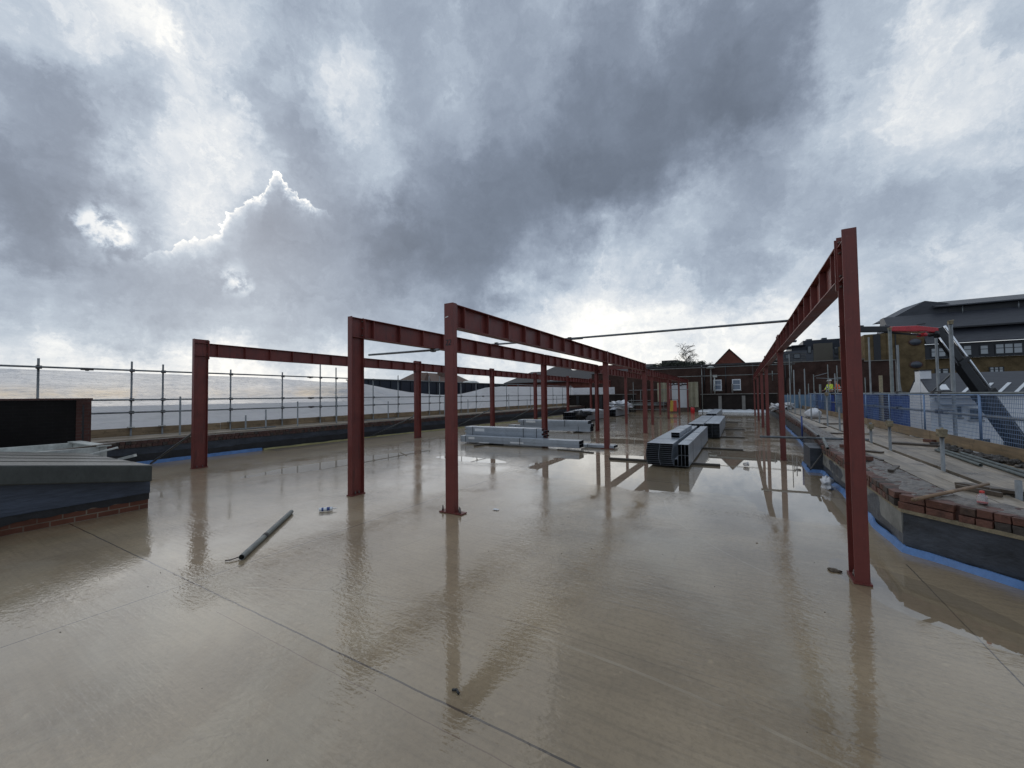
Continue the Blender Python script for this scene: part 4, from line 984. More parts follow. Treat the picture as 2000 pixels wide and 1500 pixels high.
o = MB().add(vs, fs, True).build('scaffold_sheeting', M['sheet'], loc=(-15.5, 18, .8)); tag(o, 'long milky plastic sheeting behind the left guardrail, drooping in the middle', 'plastic sheeting')
vs, fs = grid(-15.3, -10.9, 60, 0, 1, 8, lambda x, y: 0)
o = MB().add([(x, 39.35+.04*mnoise.noise(V((x*1.5, y*2, 8))), 1.74+.70*y) for x, y, z in vs], fs, True).build('scaffold_sheeting', M['sheet'], loc=(-13, 39.3, 1.74)); tag(o, 'short pale sheeting stretched above the far dark wall at the left corner', 'plastic sheeting')
# ------------------------------------------------------------------ right parapet
t = thing('parapet_wall', 'right parapet with two courses of red header bricks over a grey tanked upstand', 'parapet', (1.8, 12, 0))
inner = [(3.8, 3.25), (1.42, 5.64), (1.42, 10.3), (1.42, 10.32), (1.64, 13.2), (1.75, 18), (1.9, 26), (2.0, 42)]
def offset_in(x, y, d):
    return (x+d*.7071, y+d*.7071) if y < 5.6 else (x+d, y+d*.38 if y < 5.7 else y)
outer = [(4.1, 3.55), (1.86, 5.82), (1.86, 10.3), (1.86, 10.32), (1.98, 13.2), (2.05, 18), (2.15, 26), (2.3, 42)]
def wallstrip(mb, A, B, z0, z1, sub=.25, rough=0, seed=0):
    """solid strip between plan polylines A (room side) and B, z0..z1, with a slightly uneven face"""
    pa = []; pb = []
    for (a0, a1, b0, b1) in zip(A[:-1], A[1:], B[:-1], B[1:]):
        a0 = V((*a0, 0)); a1 = V((*a1, 0)); b0 = V((*b0, 0)); b1 = V((*b1, 0)); n = max(1, int((a1-a0).length/sub))
        for k in range(n): pa.append(a0.lerp(a1, k/n)); pb.append(b0.lerp(b1, k/n))
    pa.append(V((*A[-1], 0))); pb.append(V((*B[-1], 0)))
    nz = 5; vs = []; fs = []
    for p, q in zip(pa, pb):
        for i in range(nz+1):
            z = z0+(z1-z0)*i/nz; e = rough*mnoise.noise(V((p.x*1.7, p.y*1.7, z*3+seed)))+rough*.5*mnoise.noise(V((p.x*6, p.y*6, z*9+seed)))
            d = (p-q).normalized(); vs.append(p+d*e+V((0, 0, z)))
        vs.append(q+V((0, 0, z1))); vs.append(q+V((0, 0, z0)))
    m = nz+3
    for k in range(len(pa)-1):
        for j in range(m):
            a = k*m+j; b = k*m+(j+1) % m; fs.append((b, a, a+m, b+m))
    fs.append(tuple(range(m))); fs.append(tuple((len(pa)-1)*m+j for j in reversed(range(m))))
    return mb.add(vs, fs)
wallstrip(MB(), inner, outer, 0, .40, .12, .02, 1).build('tanked_upstand', M['membrane'], t)
A2 = [(1.40, 5.9), (1.40, 10.3)]
wallstrip(MB(), [(1.412, 5.66), (1.412, 10.28)], [(1.47, 5.66), (1.47, 10.28)], .17, .405, .12, .016, 7).build('render_patch', M['membrane_l'], t)
mb = MB(); n = 60
wallstrip(MB(), [(3.78, 3.225), (1.40, 5.63), (1.40, 10.28)], [(3.9, 3.35), (1.50, 5.75), (1.50, 10.28)], .395, .43, .12, .01, 3).build('mortar_joint', M['cap'], t)
inner_c = [(x-.01, y-.01) for x, y in inner]
wallstrip(MB(), [(x+.015, y+.015) for x, y in inner], outer, .43, .572, .3, .0, 3).build('brick_core', M['brick_dk'], t)
mb = MB()
dg = V((1.42-3.8, 5.64-3.25, 0)); nout = V((-.7071, -.7071, 0))
mb2 = MB(); headers(mb2, (1.385, 5.655, 0), (1, -1, 0), .45, .425, .578, 2, .12, bw=.225, seed=21, out=nout)
headers(mb2, (1.71, 5.33, 0), (1, -1, 0), .76, .425, .578, 2, .22, bw=.112, gap=.012, seed=12, out=nout)
headers(mb2, (2.25, 4.79, 0), (1, -1, 0), 2.4, .425, .578, 2, .12, bw=.225, gap=.012, seed=13, out=nout)
headers(mb2, (1.385, 5.74, 0), (0, 1, 0), 4.5, .425, .578, 2, .21, bw=.108, gap=.011, seed=14, out=V((-1, 0, 0)))
brickvar(mb2.build('brick_coping', M['brick_cop'], t, bevel=.003), ['brick_cop', 'brick_br', 'brick_gy'], 4)
mb3 = MB(); headers(mb3, (1.40, 10.4, 0), V((.22, 2.8, 0)), 2.8, .425, .578, 2, .2, bw=.112, seed=15, out=V((-1, 0, 0)))
headers(mb3, (1.62, 13.2, 0), V((.11, 4.8, 0)), 4.8, .425, .578, 2, .2, bw=.112, seed=16, out=V((-1, 0, 0)))
headers(mb3, (1.73, 18.0, 0), V((.26, 24, 0)), 23, .425, .578, 2, .2, bw=.225, seed=17, out=V((-1, 0, 0)))
brickvar(mb3.build('brick_coping', M['brick_dk'], t), ['brick_dk', 'brick_br', 'brick_gy'], 6)
# rough mortar bed on top where the coping stones were taken off
vs = []; fs = []; n = 300; mm = 9
def plan(s):
    L = 0
    for a, b, c, d in zip(inner[:-1], inner[1:], outer[:-1], outer[1:]):
        a = V((*a, 0)); b = V((*b, 0)); l = (b-a).length
        if s <= L+l: k = (s-L)/l; return a.lerp(b, k), V((*c, 0)).lerp(V((*d, 0)), k)
        L += l
    return V((*inner[-1], 0)), V((*outer[-1], 0))
for k in range(n+1):
    s = .6+26*(k/n)**1.5; p, q = plan(s)
    for j in range(mm+1):
        u = .10+.98*j/mm; w = p.lerp(q, u)
        e = .578+.020*mnoise.noise(V((w.x*9, w.y*9, 0)))+.016*mnoise.noise(V((w.x*24, w.y*24, 5)))-(.02 if j in (0, mm) else 0)
        vs.append((w.x, w.y, e))
for k in range(n):
    for j in range(mm):
        a = k*(mm+1)+j; fs.append((a, a+1, a+mm+2, a+mm+1))
MB().add(vs, fs, False).build('mortar_bed', M['mortar'], t)
pr = MB().box(1.20, 10.3, .0, 1.62, 11.3, .50)
pr.build('tanked_pier', M['membrane'], t, bevel=.01)
wavy_strip([(4.0, 2.99), (1.40, 5.58), (1.36, 6.4), (1.385, 7.6), (1.37, 8.9), (1.385, 10.24), (1.17, 10.26), (1.17, 11.35), (1.42, 11.4), (1.6, 14.9), (1.70, 18), (1.85, 27)], .062, .018, 'blue', 'edge_strip',
           'bright blue foam strip curling along the foot of the right parapet', 11, .06, V((-1, -.3, 0)), .06, lean=.03)
o = MB().blob((1.235, 8.7, .07), .07, .16, .10, 31, .8, 14, 9, 3).build('torn_plastic', M['plasticbag']); tag(o, 'torn scrap of pale plastic hanging over the blue foam strip', 'plastic scrap')

# ------------------------------------------------------------------ right scaffold deck
t = thing('scaffold_deck', 'right scaffold deck of muddy boards between the brick parapet and the mesh guards', 'scaffold', (3, 14, .5))
def lane(xs, w, y0, seed):
    rnd = random.Random(seed)
    for i, x in enumerate(xs):
        mb = MB(); y = y0+rnd.uniform(-1.6, 0)
        while y < 40:
            e = rnd.uniform(-.004, .004); g = rnd.uniform(-.006, .006)
            mb.hexa([(x+g, y, .462+e), (x+g+w, y, .462+e), (x+w, y+3.88, .462), (x, y+3.88, .462), (x+g, y, .5+e), (x+g+w, y, .5+e), (x+w, y+3.88, .5), (x, y+3.88, .5)]); y += 3.895
        mb.build('board', M['board'], t)
lane([2.02, 2.255], .228, 5.2, 3); lane([2.575, 2.81, 3.045, 3.28, 3.515], .23, 3.0, 8)
mb = MB(); y = 1.2
while y < 40: mb.box(3.77, y, .505, 3.805, y+3.88, .725); y += 3.9
mb.build('toe_board', M['toeboard'], t)
mb = MB(); y = 6.05
while y < 36: mb.tube((1.72, y, .43), (4.3, y, .43), .0242, 10, hollow=.84); y += 1.22
mb.build('transom', M['tube_old'], t)
for (y, z, cp) in ((6.36, .69, 0), (8.19, 1.12, 1), (10.57, 1.10, 1), (11.91, .95, 1), (15.22, 1.2, 0), (17.16, 1.68, 1), (18.79, .95, 0), (20.8, 1.58, 0), (22.42, 2.72, 0), (24.33, 1.83, 0), (26.66, 2.9, 0), (28.72, 3.95, 0), (30.4, 1.6, 0), (33, 2.3, 0)):
    u = MB().tube((2.52, y, .05), (2.52, y, z), .0242 if y > 7 else .027, 14, hollow=.84).build('standard', M['tube'], t)
    if cp:
        mb = MB(); mb.blob((2.52, y, z-.09), .05, .058, .07, y, .35, 12, 8, 2); mb.box(2.475, y-.055, z-.14, 2.565, y+.055, z-.03); mb.tube((2.47, y-.03, z-.05), (2.575, y-.03, z-.05), .012, 6)
        mb.tube((2.47, y+.03, z-.12), (2.58, y+.03, z-.12), .012, 6)
        mb.build('coupler', M['cap'], u, bevel=.006)
o = MB().tube((1.47, 14.0, .3), (1.47, 14.0, .98), .022, 10).build('blue_post', M['cart_blue']); tag(o, 'short dark blue post standing by the raking tube at the right parapet', 'post')
# mesh guards
PAN = [(3.5, 5.6), (5.62, 8.2), (8.22, 10.83), (10.85, 13.45), (13.47, 16.1), (16.12, 18.7), (18.72, 21.3), (21.32, 23.9), (25.2, 27.8), (27.82, 30.4), (30.42, 33.0)]
LBM = ['mesh guard panel nearest the camera, cut by the right edge of the picture', 'mesh guard panel in front of the dark blue end of the crane boom', 'mesh guard panel in front of the white cottage windows', 'mesh guard panel in front of the cottage chimney gable', 'mesh guard panel before the blue sheet beside the brown brick wall',
       'mesh guard panel just right of the nearest right red column', 'mesh guard panel partly hidden by the nearest right red column', 'mesh guard panel below the orange vest worker', 'mesh guard panel in front of the two blue sheets farther back', 'second farthest mesh guard panel in the right row', 'farthest mesh guard panel of the right row']
for (y0, y1), lb in zip(PAN, LBM):
    t = thing('mesh_guard', lb, 'mesh guard', (3.86, (y0+y1)/2, .6), 'wire mesh guards along the right scaffold deck')
    mb = MB(); x = 3.86; z0, z1 = .56, 1.565
    w = .0036 if y0 < 16 else .0042
    k = 0; nzw = 15
    for i in range(nzw): 
        z = z0+(z1-z0)*i/(nzw-1); mb.box(x-w, y0, z-w, x+w, y1, z+w)
    nv = int((y1-y0)/.05)
    for i in range(nv+1):
        y = y0+(y1-y0)*i/nv; mb.box(x-.0018, y-.0017, z0, x+.0018, y+.0017, z1)
    mb.build('mesh_infill', M['meshwire'], t)
    mb = MB()
    for y in (y0+.012, y1-.012): mb.tube((x, y, z0-.03), (x, y, z1+.01), .013, 8)
    mb.tube((x, y0+.012, z1), (x, y1-.012, z1), .013, 8); mb.tube((x, y0+.012, z0), (x, y1-.012, z0), .011, 8)
    mb.build('mesh_border', M['meshwire'], t)
t = thing('scaffold_guardrail', 'right scaffold guardrail tubes with tall standards outside the mesh guards', 'guardrail', (3.95, 16, .5))
for z in (1.60, 1.17): MB().tube((3.93, 2.0, z), (3.93, 33.2, z-.02), .0242, 12).build('rail', M['tube_old' if z > 1.5 else 'tube'], t)
for (y, z, r, m) in ((19.25, 3.66, .026, 'tube'), (18.0, 2.2, .05, 'cap'), (16.85, 3.66, .044, 'tube_old'), (16.2, 3.05, .03, 'tube'), (13.46, 2.93, .026, 'tube'), (12.67, 3.22, .036, 'tube'), (7.2, 1.6, .026, 'tube'), (25.6, 2.6, .026, 'tube'), (28.0, 2.0, .026, 'tube')):
    u = MB().tube((4.12, y, -1.5), (4.12, y, z), r, 14, hollow=.84).build('standard', M[m], t)
    if z > 3 and r > .03:
        mb = MB(); mb.tube((4.05, y-.11, z-.02), (4.20, y+.09, z+.02), .017, 8); mb.box(4.085, y-.045, z-.075, 4.155, y+.045, z+.01); mb.build('coupler', M['cap'], u)
MB().tube((4.14, 13.9, 1.62), (4.14, 12.75, 2.05), .02, 10).build('brace', M['tube'], t)
for (y, z) in ((18.0, 1.6), (15.6, 1.6), (13.1, 1.6), (12.7, 1.6), (18, 1.17), (15.6, 1.17), (12.9, 1.17), (12.65, 1.17)):
    mb = MB(); mb.box(3.89, y-.06, z-.045, 3.99, y+.06, z+.05); mb.tube((3.9, y-.04, z+.03), (4.1, y-.04, z+.03), .012, 6); mb.build('coupler', M['coupler'], t)
# coloured sheets tied behind the guards
for (y0, y1, z0, z1, mt, lb) in ((14.95, 16.6, .5, 1.53, 'bluesheet', 'dark blue sheet tied behind the mesh, beside the brown brick wall'),
                          (17.85, 19.7, .5, 1.53, 'bluesheet', 'dark blue sheet behind the mesh at the edge of the nearest right red column'),
                          (20.5, 25.0, .5, 1.50, 'greysheet', 'grey green netting tied behind the mesh below the two workers'),
                          (25.05, 26.4, .52, 1.50, 'bluesheet', 'nearer of the two bright blue sheets left of the workers'),
                          (28.1, 29.9, .55, 1.50, 'bluesheet', 'farther of the two bright blue sheets left of the workers'),
                          (26.45, 28.05, .52, 1.50, 'greysheet', 'pale netting strip between the two bright blue sheets')):
    vs, fs = grid(y0, y1, 40, z0, z1, 16, lambda y, z: 0)
    P = [(3.99+.03*mnoise.noise(V((y*3, z*1.2, 3)))+.012*math.sin(y*30), y, z) for y, z, _ in vs]
    mb = MB(); mb.add(P, fs, True); mb.add([(p[0]+.006, p[1], p[2]) for p in P], [f[::-1] for f in fs], True)
    o = mb.build('debris_sheet', M[mt]); tag(o, lb, 'debris sheet')
t = thing('hoarding_panel', 'pale blue hoarding panel at the far end of the right deck, beside standards', 'panel', (3.0, 36, .5))
MB().box(2.6, 35.4, .52, 4.6, 35.45, 1.5).build('panel_sheet', M['bluepale'], t)
for x in (2.62, 3.6, 4.56): MB().tube((x, 35.37, .3), (x, 35.37, 1.7), .0242, 8).build('post', M['tube'], t)
# loose things on the deck and the parapet
def ltube(p0, p1, lb, r=.0242, mat='tube_old', g='loose scaffold tubes on the right deck'):
    o = MB().tube(p0, p1, r, 16, hollow=.84).build('scaffold_tube', M[mat]); tag(o, lb, 'scaffold tube', g); return o
ltube((3.19, 10.65, .526), (3.08, 8.70, .526), 'loose grey tube on the right deck, its dark open end toward the camera')
ltube((3.31, 10.9, .526), (3.13, 7.0, .526), 'long loose tube on the right deck running out of the picture')
ltube((3.41, 10.3, .526), (3.235, 6.9, .526), 'long loose tube nearest the mesh guards on the right deck')
ltube((1.43, 10.9, .70), (2.10, 27.5, .70), 'raking tube lying along the top of the right parapet', .027, 'tube')
ltube((.35, 11.12, .62), (2.35, 11.3, .615), 'tube poking out over the floor across the right parapet', .026, 'tube')
ltube((1.39, 9.55, .585), (1.50, 10.8, .66), 'short pale tube end beside the raking tube on the right parapet', .027)
ltube((1.12, 9.6, .16), (1.5, 10.4, .50), 'short dark tube leaning from the parapet pier down to the floor', .014, 'coupler')
def rubble(c, n, sx, sy, lb, seed):
    rnd = random.Random(seed); mb = MB()
    for k in range(n):
        s = rnd.uniform(.02, .05); mb.blob((c[0]+rnd.gauss(0, sx), c[1]+rnd.gauss(0, sy), .5+s*.5+rnd.uniform(0, .03)), s*1.3, s*1.5, s*.8, k+seed, .8, 7, 5, 3)
    o = mb.build('rubble_heap', M['rubble']); tag(o, lb, 'rubble', 'rubble heaps along the right toe board', 'stuff'); return o
rubble((3.50, 10.9), 34, .05, .30, 'dark rubble heap behind the tallest capped standard on the right deck', 2)
rubble((3.53, 9.45), 60, .05, .38, 'dark rubble heap against the toe board beside the long loose tubes', 9)
rubble((3.60, 8.4), 16, .04, .25, 'small rubble heap at the right edge of the picture by the toe board', 5)
def offcut(c, L, w, h, ang, lb, tilt=0, mat='offcut', g='timber offcuts on the right deck', z=.5):
    d = V((math.cos(ang), math.sin(ang), 0)); c = V((c[0], c[1], z+h/2+.003+abs(tilt)*L/2))
    a = c-d*L/2-V((0, 0, tilt*L/2)); b = c+d*L/2+V((0, 0, tilt*L/2))
    o = MB().bar(a, b, w, h).build('timber_offcut', M[mat], bevel=.003); tag(o, lb, 'timber', g); return o
offcut((2.42, 6.66), .62, .12, .035, -1.05, 'thick dark board piece leaning by the nearest short standard', .05)
offcut((2.27, 6.50), .42, .03, .05, -1.0, 'thin timber strip beside the thick dark board piece')
offcut((2.12, 9.98), .32, .12, .03, -.7, 'dark board end sticking out beside the nearest right red column')
offcut((3.22, 11.6), .85, .20, .04, -.45, 'flat brown board lying across the deck behind the capped standards')
offcut((2.62, 6.5), .5, .04, .06, -.1, 'dark timber near the right edge, ahead of the short grey standard')
offcut((2.15, 14.0), .5, .16, .03, -.15, 'dark board piece across the inner boards left of the nearest red column')
offcut((2.12, 16.2), .45, .14, .03, .0, 'dark board piece farther along the inner boards')
offcut((2.85, 21.5), .5, .3, .035, .1, 'dark flat offcut on the deck below the grey netting')
offcut((1.85, 8.9), 1.2, .05, .02, 1.62, 'split dark lath along the gap between mortar bed and boards', 0, 'offcut', None, .565)
offcut((2.30, 12.9), .5, .1, .03, 1.3, 'narrow dark lath on the inner boards beyond the nearest red column')
offcut((3.0, 14.6), 1.1, .22, .035, 1.35, 'worn board lying lengthwise on the deck before the blue sheet', mat='board')
offcut((2.9, 18.2), .7, .2, .035, .3, 'dark board piece across the deck near the white sack')
offcut((1.78, 7.35), .5, .06, .03, 1.2, 'splintered lath lying on the rough mortar bed', 0, 'offcut', None, .58)
rnd = random.Random(77)
for i, (x, y, lb) in enumerate(((1.62, 8.1, 'loose red brick lying on the mortar bed behind the nearest red column'), (1.70, 9.7, 'loose red brick on the mortar bed near the raking tube'), (3.62, 12.4, 'loose red brick beside the toe board, under the cottage gable'))):
    o = MB().hexa([(x-.05, y-.1, .0), (x+.05, y-.1, .0), (x+.05, y+.11, .0), (x-.05, y+.11, .0), (x-.05, y-.1, .065), (x+.05, y-.1, .065), (x+.05, y+.11, .065), (x-.05, y+.11, .065)]).build('deck_brick', M['brick_cop'], bevel=.006)
    o.name = 'loose_brick'; o.location.z = .59 if x < 2 else .503; o.rotation_euler.z = rnd.uniform(0, 2); tag(o, lb, 'brick', 'loose bricks left on the right parapet and deck')
t = thing('shovel_handle', 'long bare wooden shovel handle lying across the brick coping corner', 'tool handle', (1.85, 5.7, .6))
a, b_ = V((1.42, 5.33, .592)), V((2.27, 6.28, .645))
MB().tube(a, b_, .0185, 14, r2=.0155).build('shaft', M['handle'], t)
MB().lathe(a, [(.0, -.006), (.012, -.004), (.0185, .004), (.0188, .02)], 14, (b_-a)).build('shaft_end', M['handle'], t)
t = thing('plastic_bottle', 'small clear plastic bottle with a red cap standing on the coping', 'bottle', (1.93, 5.46, .59))
MB().lathe((1.935, 5.47, .585), [(.0, 0), (.033, .002), (.037, .01), (.037, .055), (.030, .078), (.016, .092), (.014, .10)], 18).build('bottle_body', M['clear'], t)
MB().lathe((1.935, 5.47, .686), [(.016, 0), (.0168, .003), (.0168, .017), (.014, .02)], 16).build('cap', M['redcap'], t)
MB().lathe((1.935, 5.47, .592), [(.0325, 0), (.035, .004), (.035, .012), (.0325, .014)], 16).build('juice', M['redcap'], t)
o = MB().blob((2.78, 22.3, .70), .30, .30, .25, 12, .22, 20, 12, 1.6).build('plastic_sack', M['plasticbag']); tag(o, 'rounded white plastic sack hanging on the standard left of the nearest red column', 'sack')
crumple((1.95, 30.8, .72), .38, .9, .18, 17, 'plasticbag', 'crumpled white plastic heap on the far end of the right parapet', 'plastic heap', 'plastic_heap', .8)
crumple((2.75, 33.0, .74), .35, .6, .2, 23, 'plasticbag', 'smaller white plastic heap on the far deck, right of the bigger one', 'plastic heap', 'plastic_heap', .8)

# ------------------------------------------------------------------ far scaffold tower with two workers
t = thing('scaffold_tower', 'far scaffold lift of bare standards and cross tubes round the two workers', 'scaffold', (4.6, 34, 0))
MB().box(4.35, 33.5, .66, 7.2, 35.1, .72).build('deck', M['board'], t)
for (x, y, z) in ((2.85, 32.8, 2.66), (3.1, 32.9, 3.2), (3.74, 33.3, 3.27), (3.95, 33.4, 2.25), (4.25, 33.45, 2.86), (4.62, 33.7, 2.2), (5.02, 33.4, 3.5), (5.46, 33.2, 3.4), (5.85, 33.3, 3.46), (6.6, 33.5, 3.1), (7.2, 34.9, 2.6)):
    MB().tube((x, y, .0), (x, y, z), .0242 if x != 4.62 else .06, 10, hollow=.84).build('standard', M['tube_old'], t)
for p, q in (((4.25, 33.45, 2.72), (5.05, 33.45, 2.95)), ((5.0, 33.3, 2.5), (6.3, 33.4, 2.62)), ((4.4, 33.6, 2.62), (5.9, 33.6, 2.5)), ((5.3, 33.1, 2.58), (6.6, 33.1, 2.60))):
    MB().tube(p, q, .0242, 10).build('cross_tube', M['tube'], t)
def skin_mesh(name, joints, edges, mat, parent, root=0):
    me = bpy.data.meshes.new(name); me.from_pydata([j[:3] for j in joints], edges, []); me.update()
    o = bpy.data.objects.new(name, me); COL.objects.link(o); o.parent = parent; ORG[o.name] = ORG[parent.name]
    bm = bmesh.new(); bm.from_mesh(me); lay = bm.verts.layers.skin.verify(); bm.verts.ensure_lookup_table()
    for i, j in enumerate(joints):
        sv = bm.verts[i][lay]; sv.radius = (j[3], j[4] if len(j) > 4 else j[3]); sv.use_root = (i == root)
    bm.to_mesh(me); bm.free()
    sm = o.modifiers.new('skin', 'SKIN'); sm.use_smooth_shade = True
    ss = o.modifiers.new('sub', 'SUBSURF'); ss.levels = 1; ss.render_levels = 2
    me.materials.append(mat); return o
def person(loc, rz, vest, helmet, label, lean=.0, arms=((-.30, .25, 1.12), (.30, .22, 1.08))):
    t = thing('person', label, 'person', loc); t.rotation_euler = (0, 0, rz)
    l = lean
    J = [(0, 0, .95, .14, .11), (0, l*.4, 1.15, .14, .10), (0, l*.9, 1.38, .17, .11), (0, l*1.05, 1.50, .065), (0, l*1.15+.01, 1.57, .06), (0, l*1.2+.015, 1.66, .085, .10), (0, l*1.2, 1.73, .07, .085),
         (-.19, l*.95, 1.42, .06), (-.27, l*.9+.05, 1.20, .045), (arms[0][0], arms[0][1], arms[0][2], .035), (.19, l*.95, 1.42, .06), (.27, l*.9+.05, 1.20, .045), (arms[1][0], arms[1][1], arms[1][2], .035),
         (-.10, 0, .88, .095), (-.115, .03, .50, .062), (-.12, 0, .10, .045), (-.12, .13, .05, .045), (.10, 0, .88, .095), (.12, .02, .50, .062), (.13, -.02, .10, .045), (.13, .11, .05, .045)]
    E = [(0, 1), (1, 2), (2, 3), (3, 4), (4, 5), (5, 6), (2, 7), (7, 8), (8, 9), (2, 10), (10, 11), (11, 12), (0, 13), (13, 14), (14, 15), (15, 16), (0, 17), (17, 18), (18, 19), (19, 20)]
    skin_mesh('body', J, E, M['skin'], t)
    g = .022
    skin_mesh('hivis_jacket', [(J[i][0], J[i][1], J[i][2], J[i][3]+g, (J[i][4] if len(J[i]) > 4 else J[i][3])+g) for i in (0, 1, 2, 7, 8, 10, 11)]+[(arms[0][0]*.99, arms[0][1]*.9, arms[0][2]+.03, .05), (arms[1][0]*.99, arms[1][1]*.9, arms[1][2]+.03, .05)],
              [(0, 1), (1, 2), (2, 3), (3, 4), (2, 5), (5, 6), (4, 7), (6, 8)], vest, t)
    skin_mesh('trousers', [(J[i][0], J[i][1], J[i][2], J[i][3]+.016, (J[i][4] if len(J[i]) > 4 else J[i][3])+.016) for i in (0, 13, 14, 15, 17, 18, 19)], [(0, 1), (1, 2), (2, 3), (0, 4), (4, 5), (5, 6)], M['trouser'], t)
    for s, k in ((-1, 15), (1, 19)):
        mb = MB(); mb.blob((J[k][0]+loc[0], J[k][1]+.06+loc[1], .045+loc[2]), .055, .15, .05, 3, .05, 12, 8); mb.build('boot', M['boot'], t)
    for zz in (1.08, 1.24):
        MB().lathe((loc[0], loc[1]+l*.55, loc[2]+zz), [(.168, 0), (.172, .005), (.172, .045), (.168, .05)], 18).build('reflective_band', M['reflect'], t)
    hx, hy, hz = loc[0], loc[1]+l*1.2, loc[2]+1.70
    h = MB().lathe((hx, hy, hz), [(.118, 0), (.120, .012), (.116, .05), (.09, .10), (.045, .125), (.0, .132)], 18).build('helmet', helmet, t)
    mb = MB(); mb.prism([(hx-.09, hy+.07, hz), (hx+.09, hy+.07, hz), (hx+.05, hy+.17, hz-.008), (hx-.05, hy+.17, hz-.008)], (0, 0, .012)); mb.build('helmet_peak', helmet, h)
    mb = MB()
    for s in (-1, 1): mb.blob((hx+s*.032, hy+.098, hz-.03), .012, .008, .008, 2, .0, 8, 6)
    mb.build('eyes', M['helmet_d'], t)
    mb = MB(); mb.blob((hx, hy+.115, hz-.065), .014, .022, .024, 3, .05, 8, 6); mb.build('nose', M['skin'], t)
    for s in (-1, 1): MB().blob((hx+s*.095, hy+.01, hz-.05), .012, .022, .032, 4, .05, 8, 6).build('ear', M['skin'], t)
    for (ax_, ay, az_) in arms:                                   # mitten palm with five fingers
        s = 1 if ax_ > 0 else -1
        mb = MB(); mb.blob((loc[0]+ax_, loc[1]+ay+.05, loc[2]+az_-.02), .040, .05, .02, 1, .05, 10, 6)
        for q in range(4): 
            fx = loc[0]+ax_+(-.028+.019*q); mb.path([(fx, loc[1]+ay+.085, loc[2]+az_-.02), (fx, loc[1]+ay+.12+.008*(q in (1, 2)), loc[2]+az_-.03), (fx, loc[1]+ay+.135, loc[2]+az_-.055)], .0088, 6)
        mb.path([(loc[0]+ax_-s*.035, loc[1]+ay+.04, loc[2]+az_-.02), (loc[0]+ax_-s*.058, loc[1]+ay+.08, loc[2]+az_-.03)], .010, 6)
        mb.build('hand', M['skin'], t)
    return t
person((5.28, 34.3, .72), 2.0, M['hivis_y'], M['helmet_w'], 'worker in a yellow hi-vis jacket and white helmet behind the far mesh guard', .06)
person((5.75, 34.5, .72), 1.2, M['hivis_o'], M['helmet_d'], 'worker in an orange hi-vis jacket beside the yellow one, half hidden by a column', .10)
# ------------------------------------------------------------------ the brick building closing the roof at the far end
t = thing('brick_building', 'low brown brick building across the far end with two white windows', 'building', (-1.5, 45, 0))
MB().box(-8.6, 42.5, -9.25, 8.75, 47, 4.30).build('wall', M['bw_y'], t)
w = MB().box(-14.2, 42.2, -9.25, -8.62, 46.5, 3.95).build('wall', M['bw_y'], t)
r = MB().box(-8.7, 42.42, 4.302, 2.6, 47, 4.48).build('roof_edge', M['darktile'], t)
MB().box(2.62, 42.44, 4.302, 8.8, 47, 4.36).build('roof_edge', M['concrete'], t)
MB().prism([(-14.3, 42.1, 3.96), (-8.64, 42.1, 3.96), (-7.9, 44, 4.9), (-13.6, 44, 5.0)], (0, 2.5, .02)).build('roof', M['darktile'], t)
MB().prism([(-7.0, 42.9, 4.485), (-7.0, 42.9, 5.10), (-5.6, 42.9, 5.10), (-4.4, 42.9, 4.76), (-4.0, 42.9, 4.485)], (0, 2.2, 0)).build('roof_lantern', M['darktile'], t)
for (x, lb) in ((-2.30, ''), (-.73, '')):
    f = MB(); z0, z1, ww = 1.95, 2.98, .70
    f.box(x, 42.44, z0, x+.07, 42.52, z1); f.box(x+ww-.07, 42.44, z0, x+ww, 42.52, z1); f.box(x+.07, 42.44, z1-.09, x+ww-.07, 42.52, z1); f.box(x+.07, 42.44, z0, x+ww-.07, 42.52, z0+.09); f.box(x+.07, 42.45, z0+.5, x+ww-.07, 42.51, z0+.55)
    f = f.build('window', M['frame_w'], t)
    MB().box(x+.07, 42.475, z0+.09, x+ww-.07, 42.497, z1-.09).build('pane', M['glass_b'], f)
    MB().box(x-.06, 42.40, z0-.07, x+ww+.06, 42.49, z0-.003).build('sill', M['concrete'], f)
for x in (-3.05, -1.25, .95, 3.4): MB().tube((x, 42.43, 1.7), (x, 42.43, 4.3), .04, 8).build('downpipe', M['black'], t)
for x in (-3.55, .75): MB().box(x, 42.40, 0, x+.34, 42.498, 4.28).build('pilaster', M['bw_y'], t)
mb = MB(); mb.tube((-2.47, 42.1, 1.6), (-2.47, 42.1, 4.1), .075, 12); f = mb.build('flue', M['concrete'], t)
MB().lathe((-2.47, 42.1, 4.02), [(.08, 0), (.36, .06), (.37, .09), (.27, .20), (.1, .26), (0, .27)], 20).build('flue_cowl', M['whitepaint'], f)
MB().tube((-2.18, 42.15, 1.6), (-2.18, 42.15, 3.2), .055, 12).build('vent_pipe', M['whitepaint'], t)
MB().box(-2.3, 42.05, 3.2, -1.95, 42.3, 3.42).build('vent_box', M['whitepaint'], t)
MB().tube((-.72, 42.2, 1.6), (-.72, 42.2, 2.55), .07, 10).build('vent_pipe', M['concrete'], t)
MB().box(8.752, 42.5, -9.25, 10.62, 47, 4.12).build('wall', M['bw_y'], t)
MB().prism([(10.62, 42.45, -9.25), (11.15, 42.45, -9.25), (11.0, 42.45, 1.4), (10.66, 42.45, 4.16), (10.62, 42.45, 4.16)], (0, 4.5, 0)).build('raking_buttress', M['concrete'], t)
MB().box(8.75, 42.4, 4.122, 10.66, 47, 4.19).build('roof_edge', M['concrete'], t)

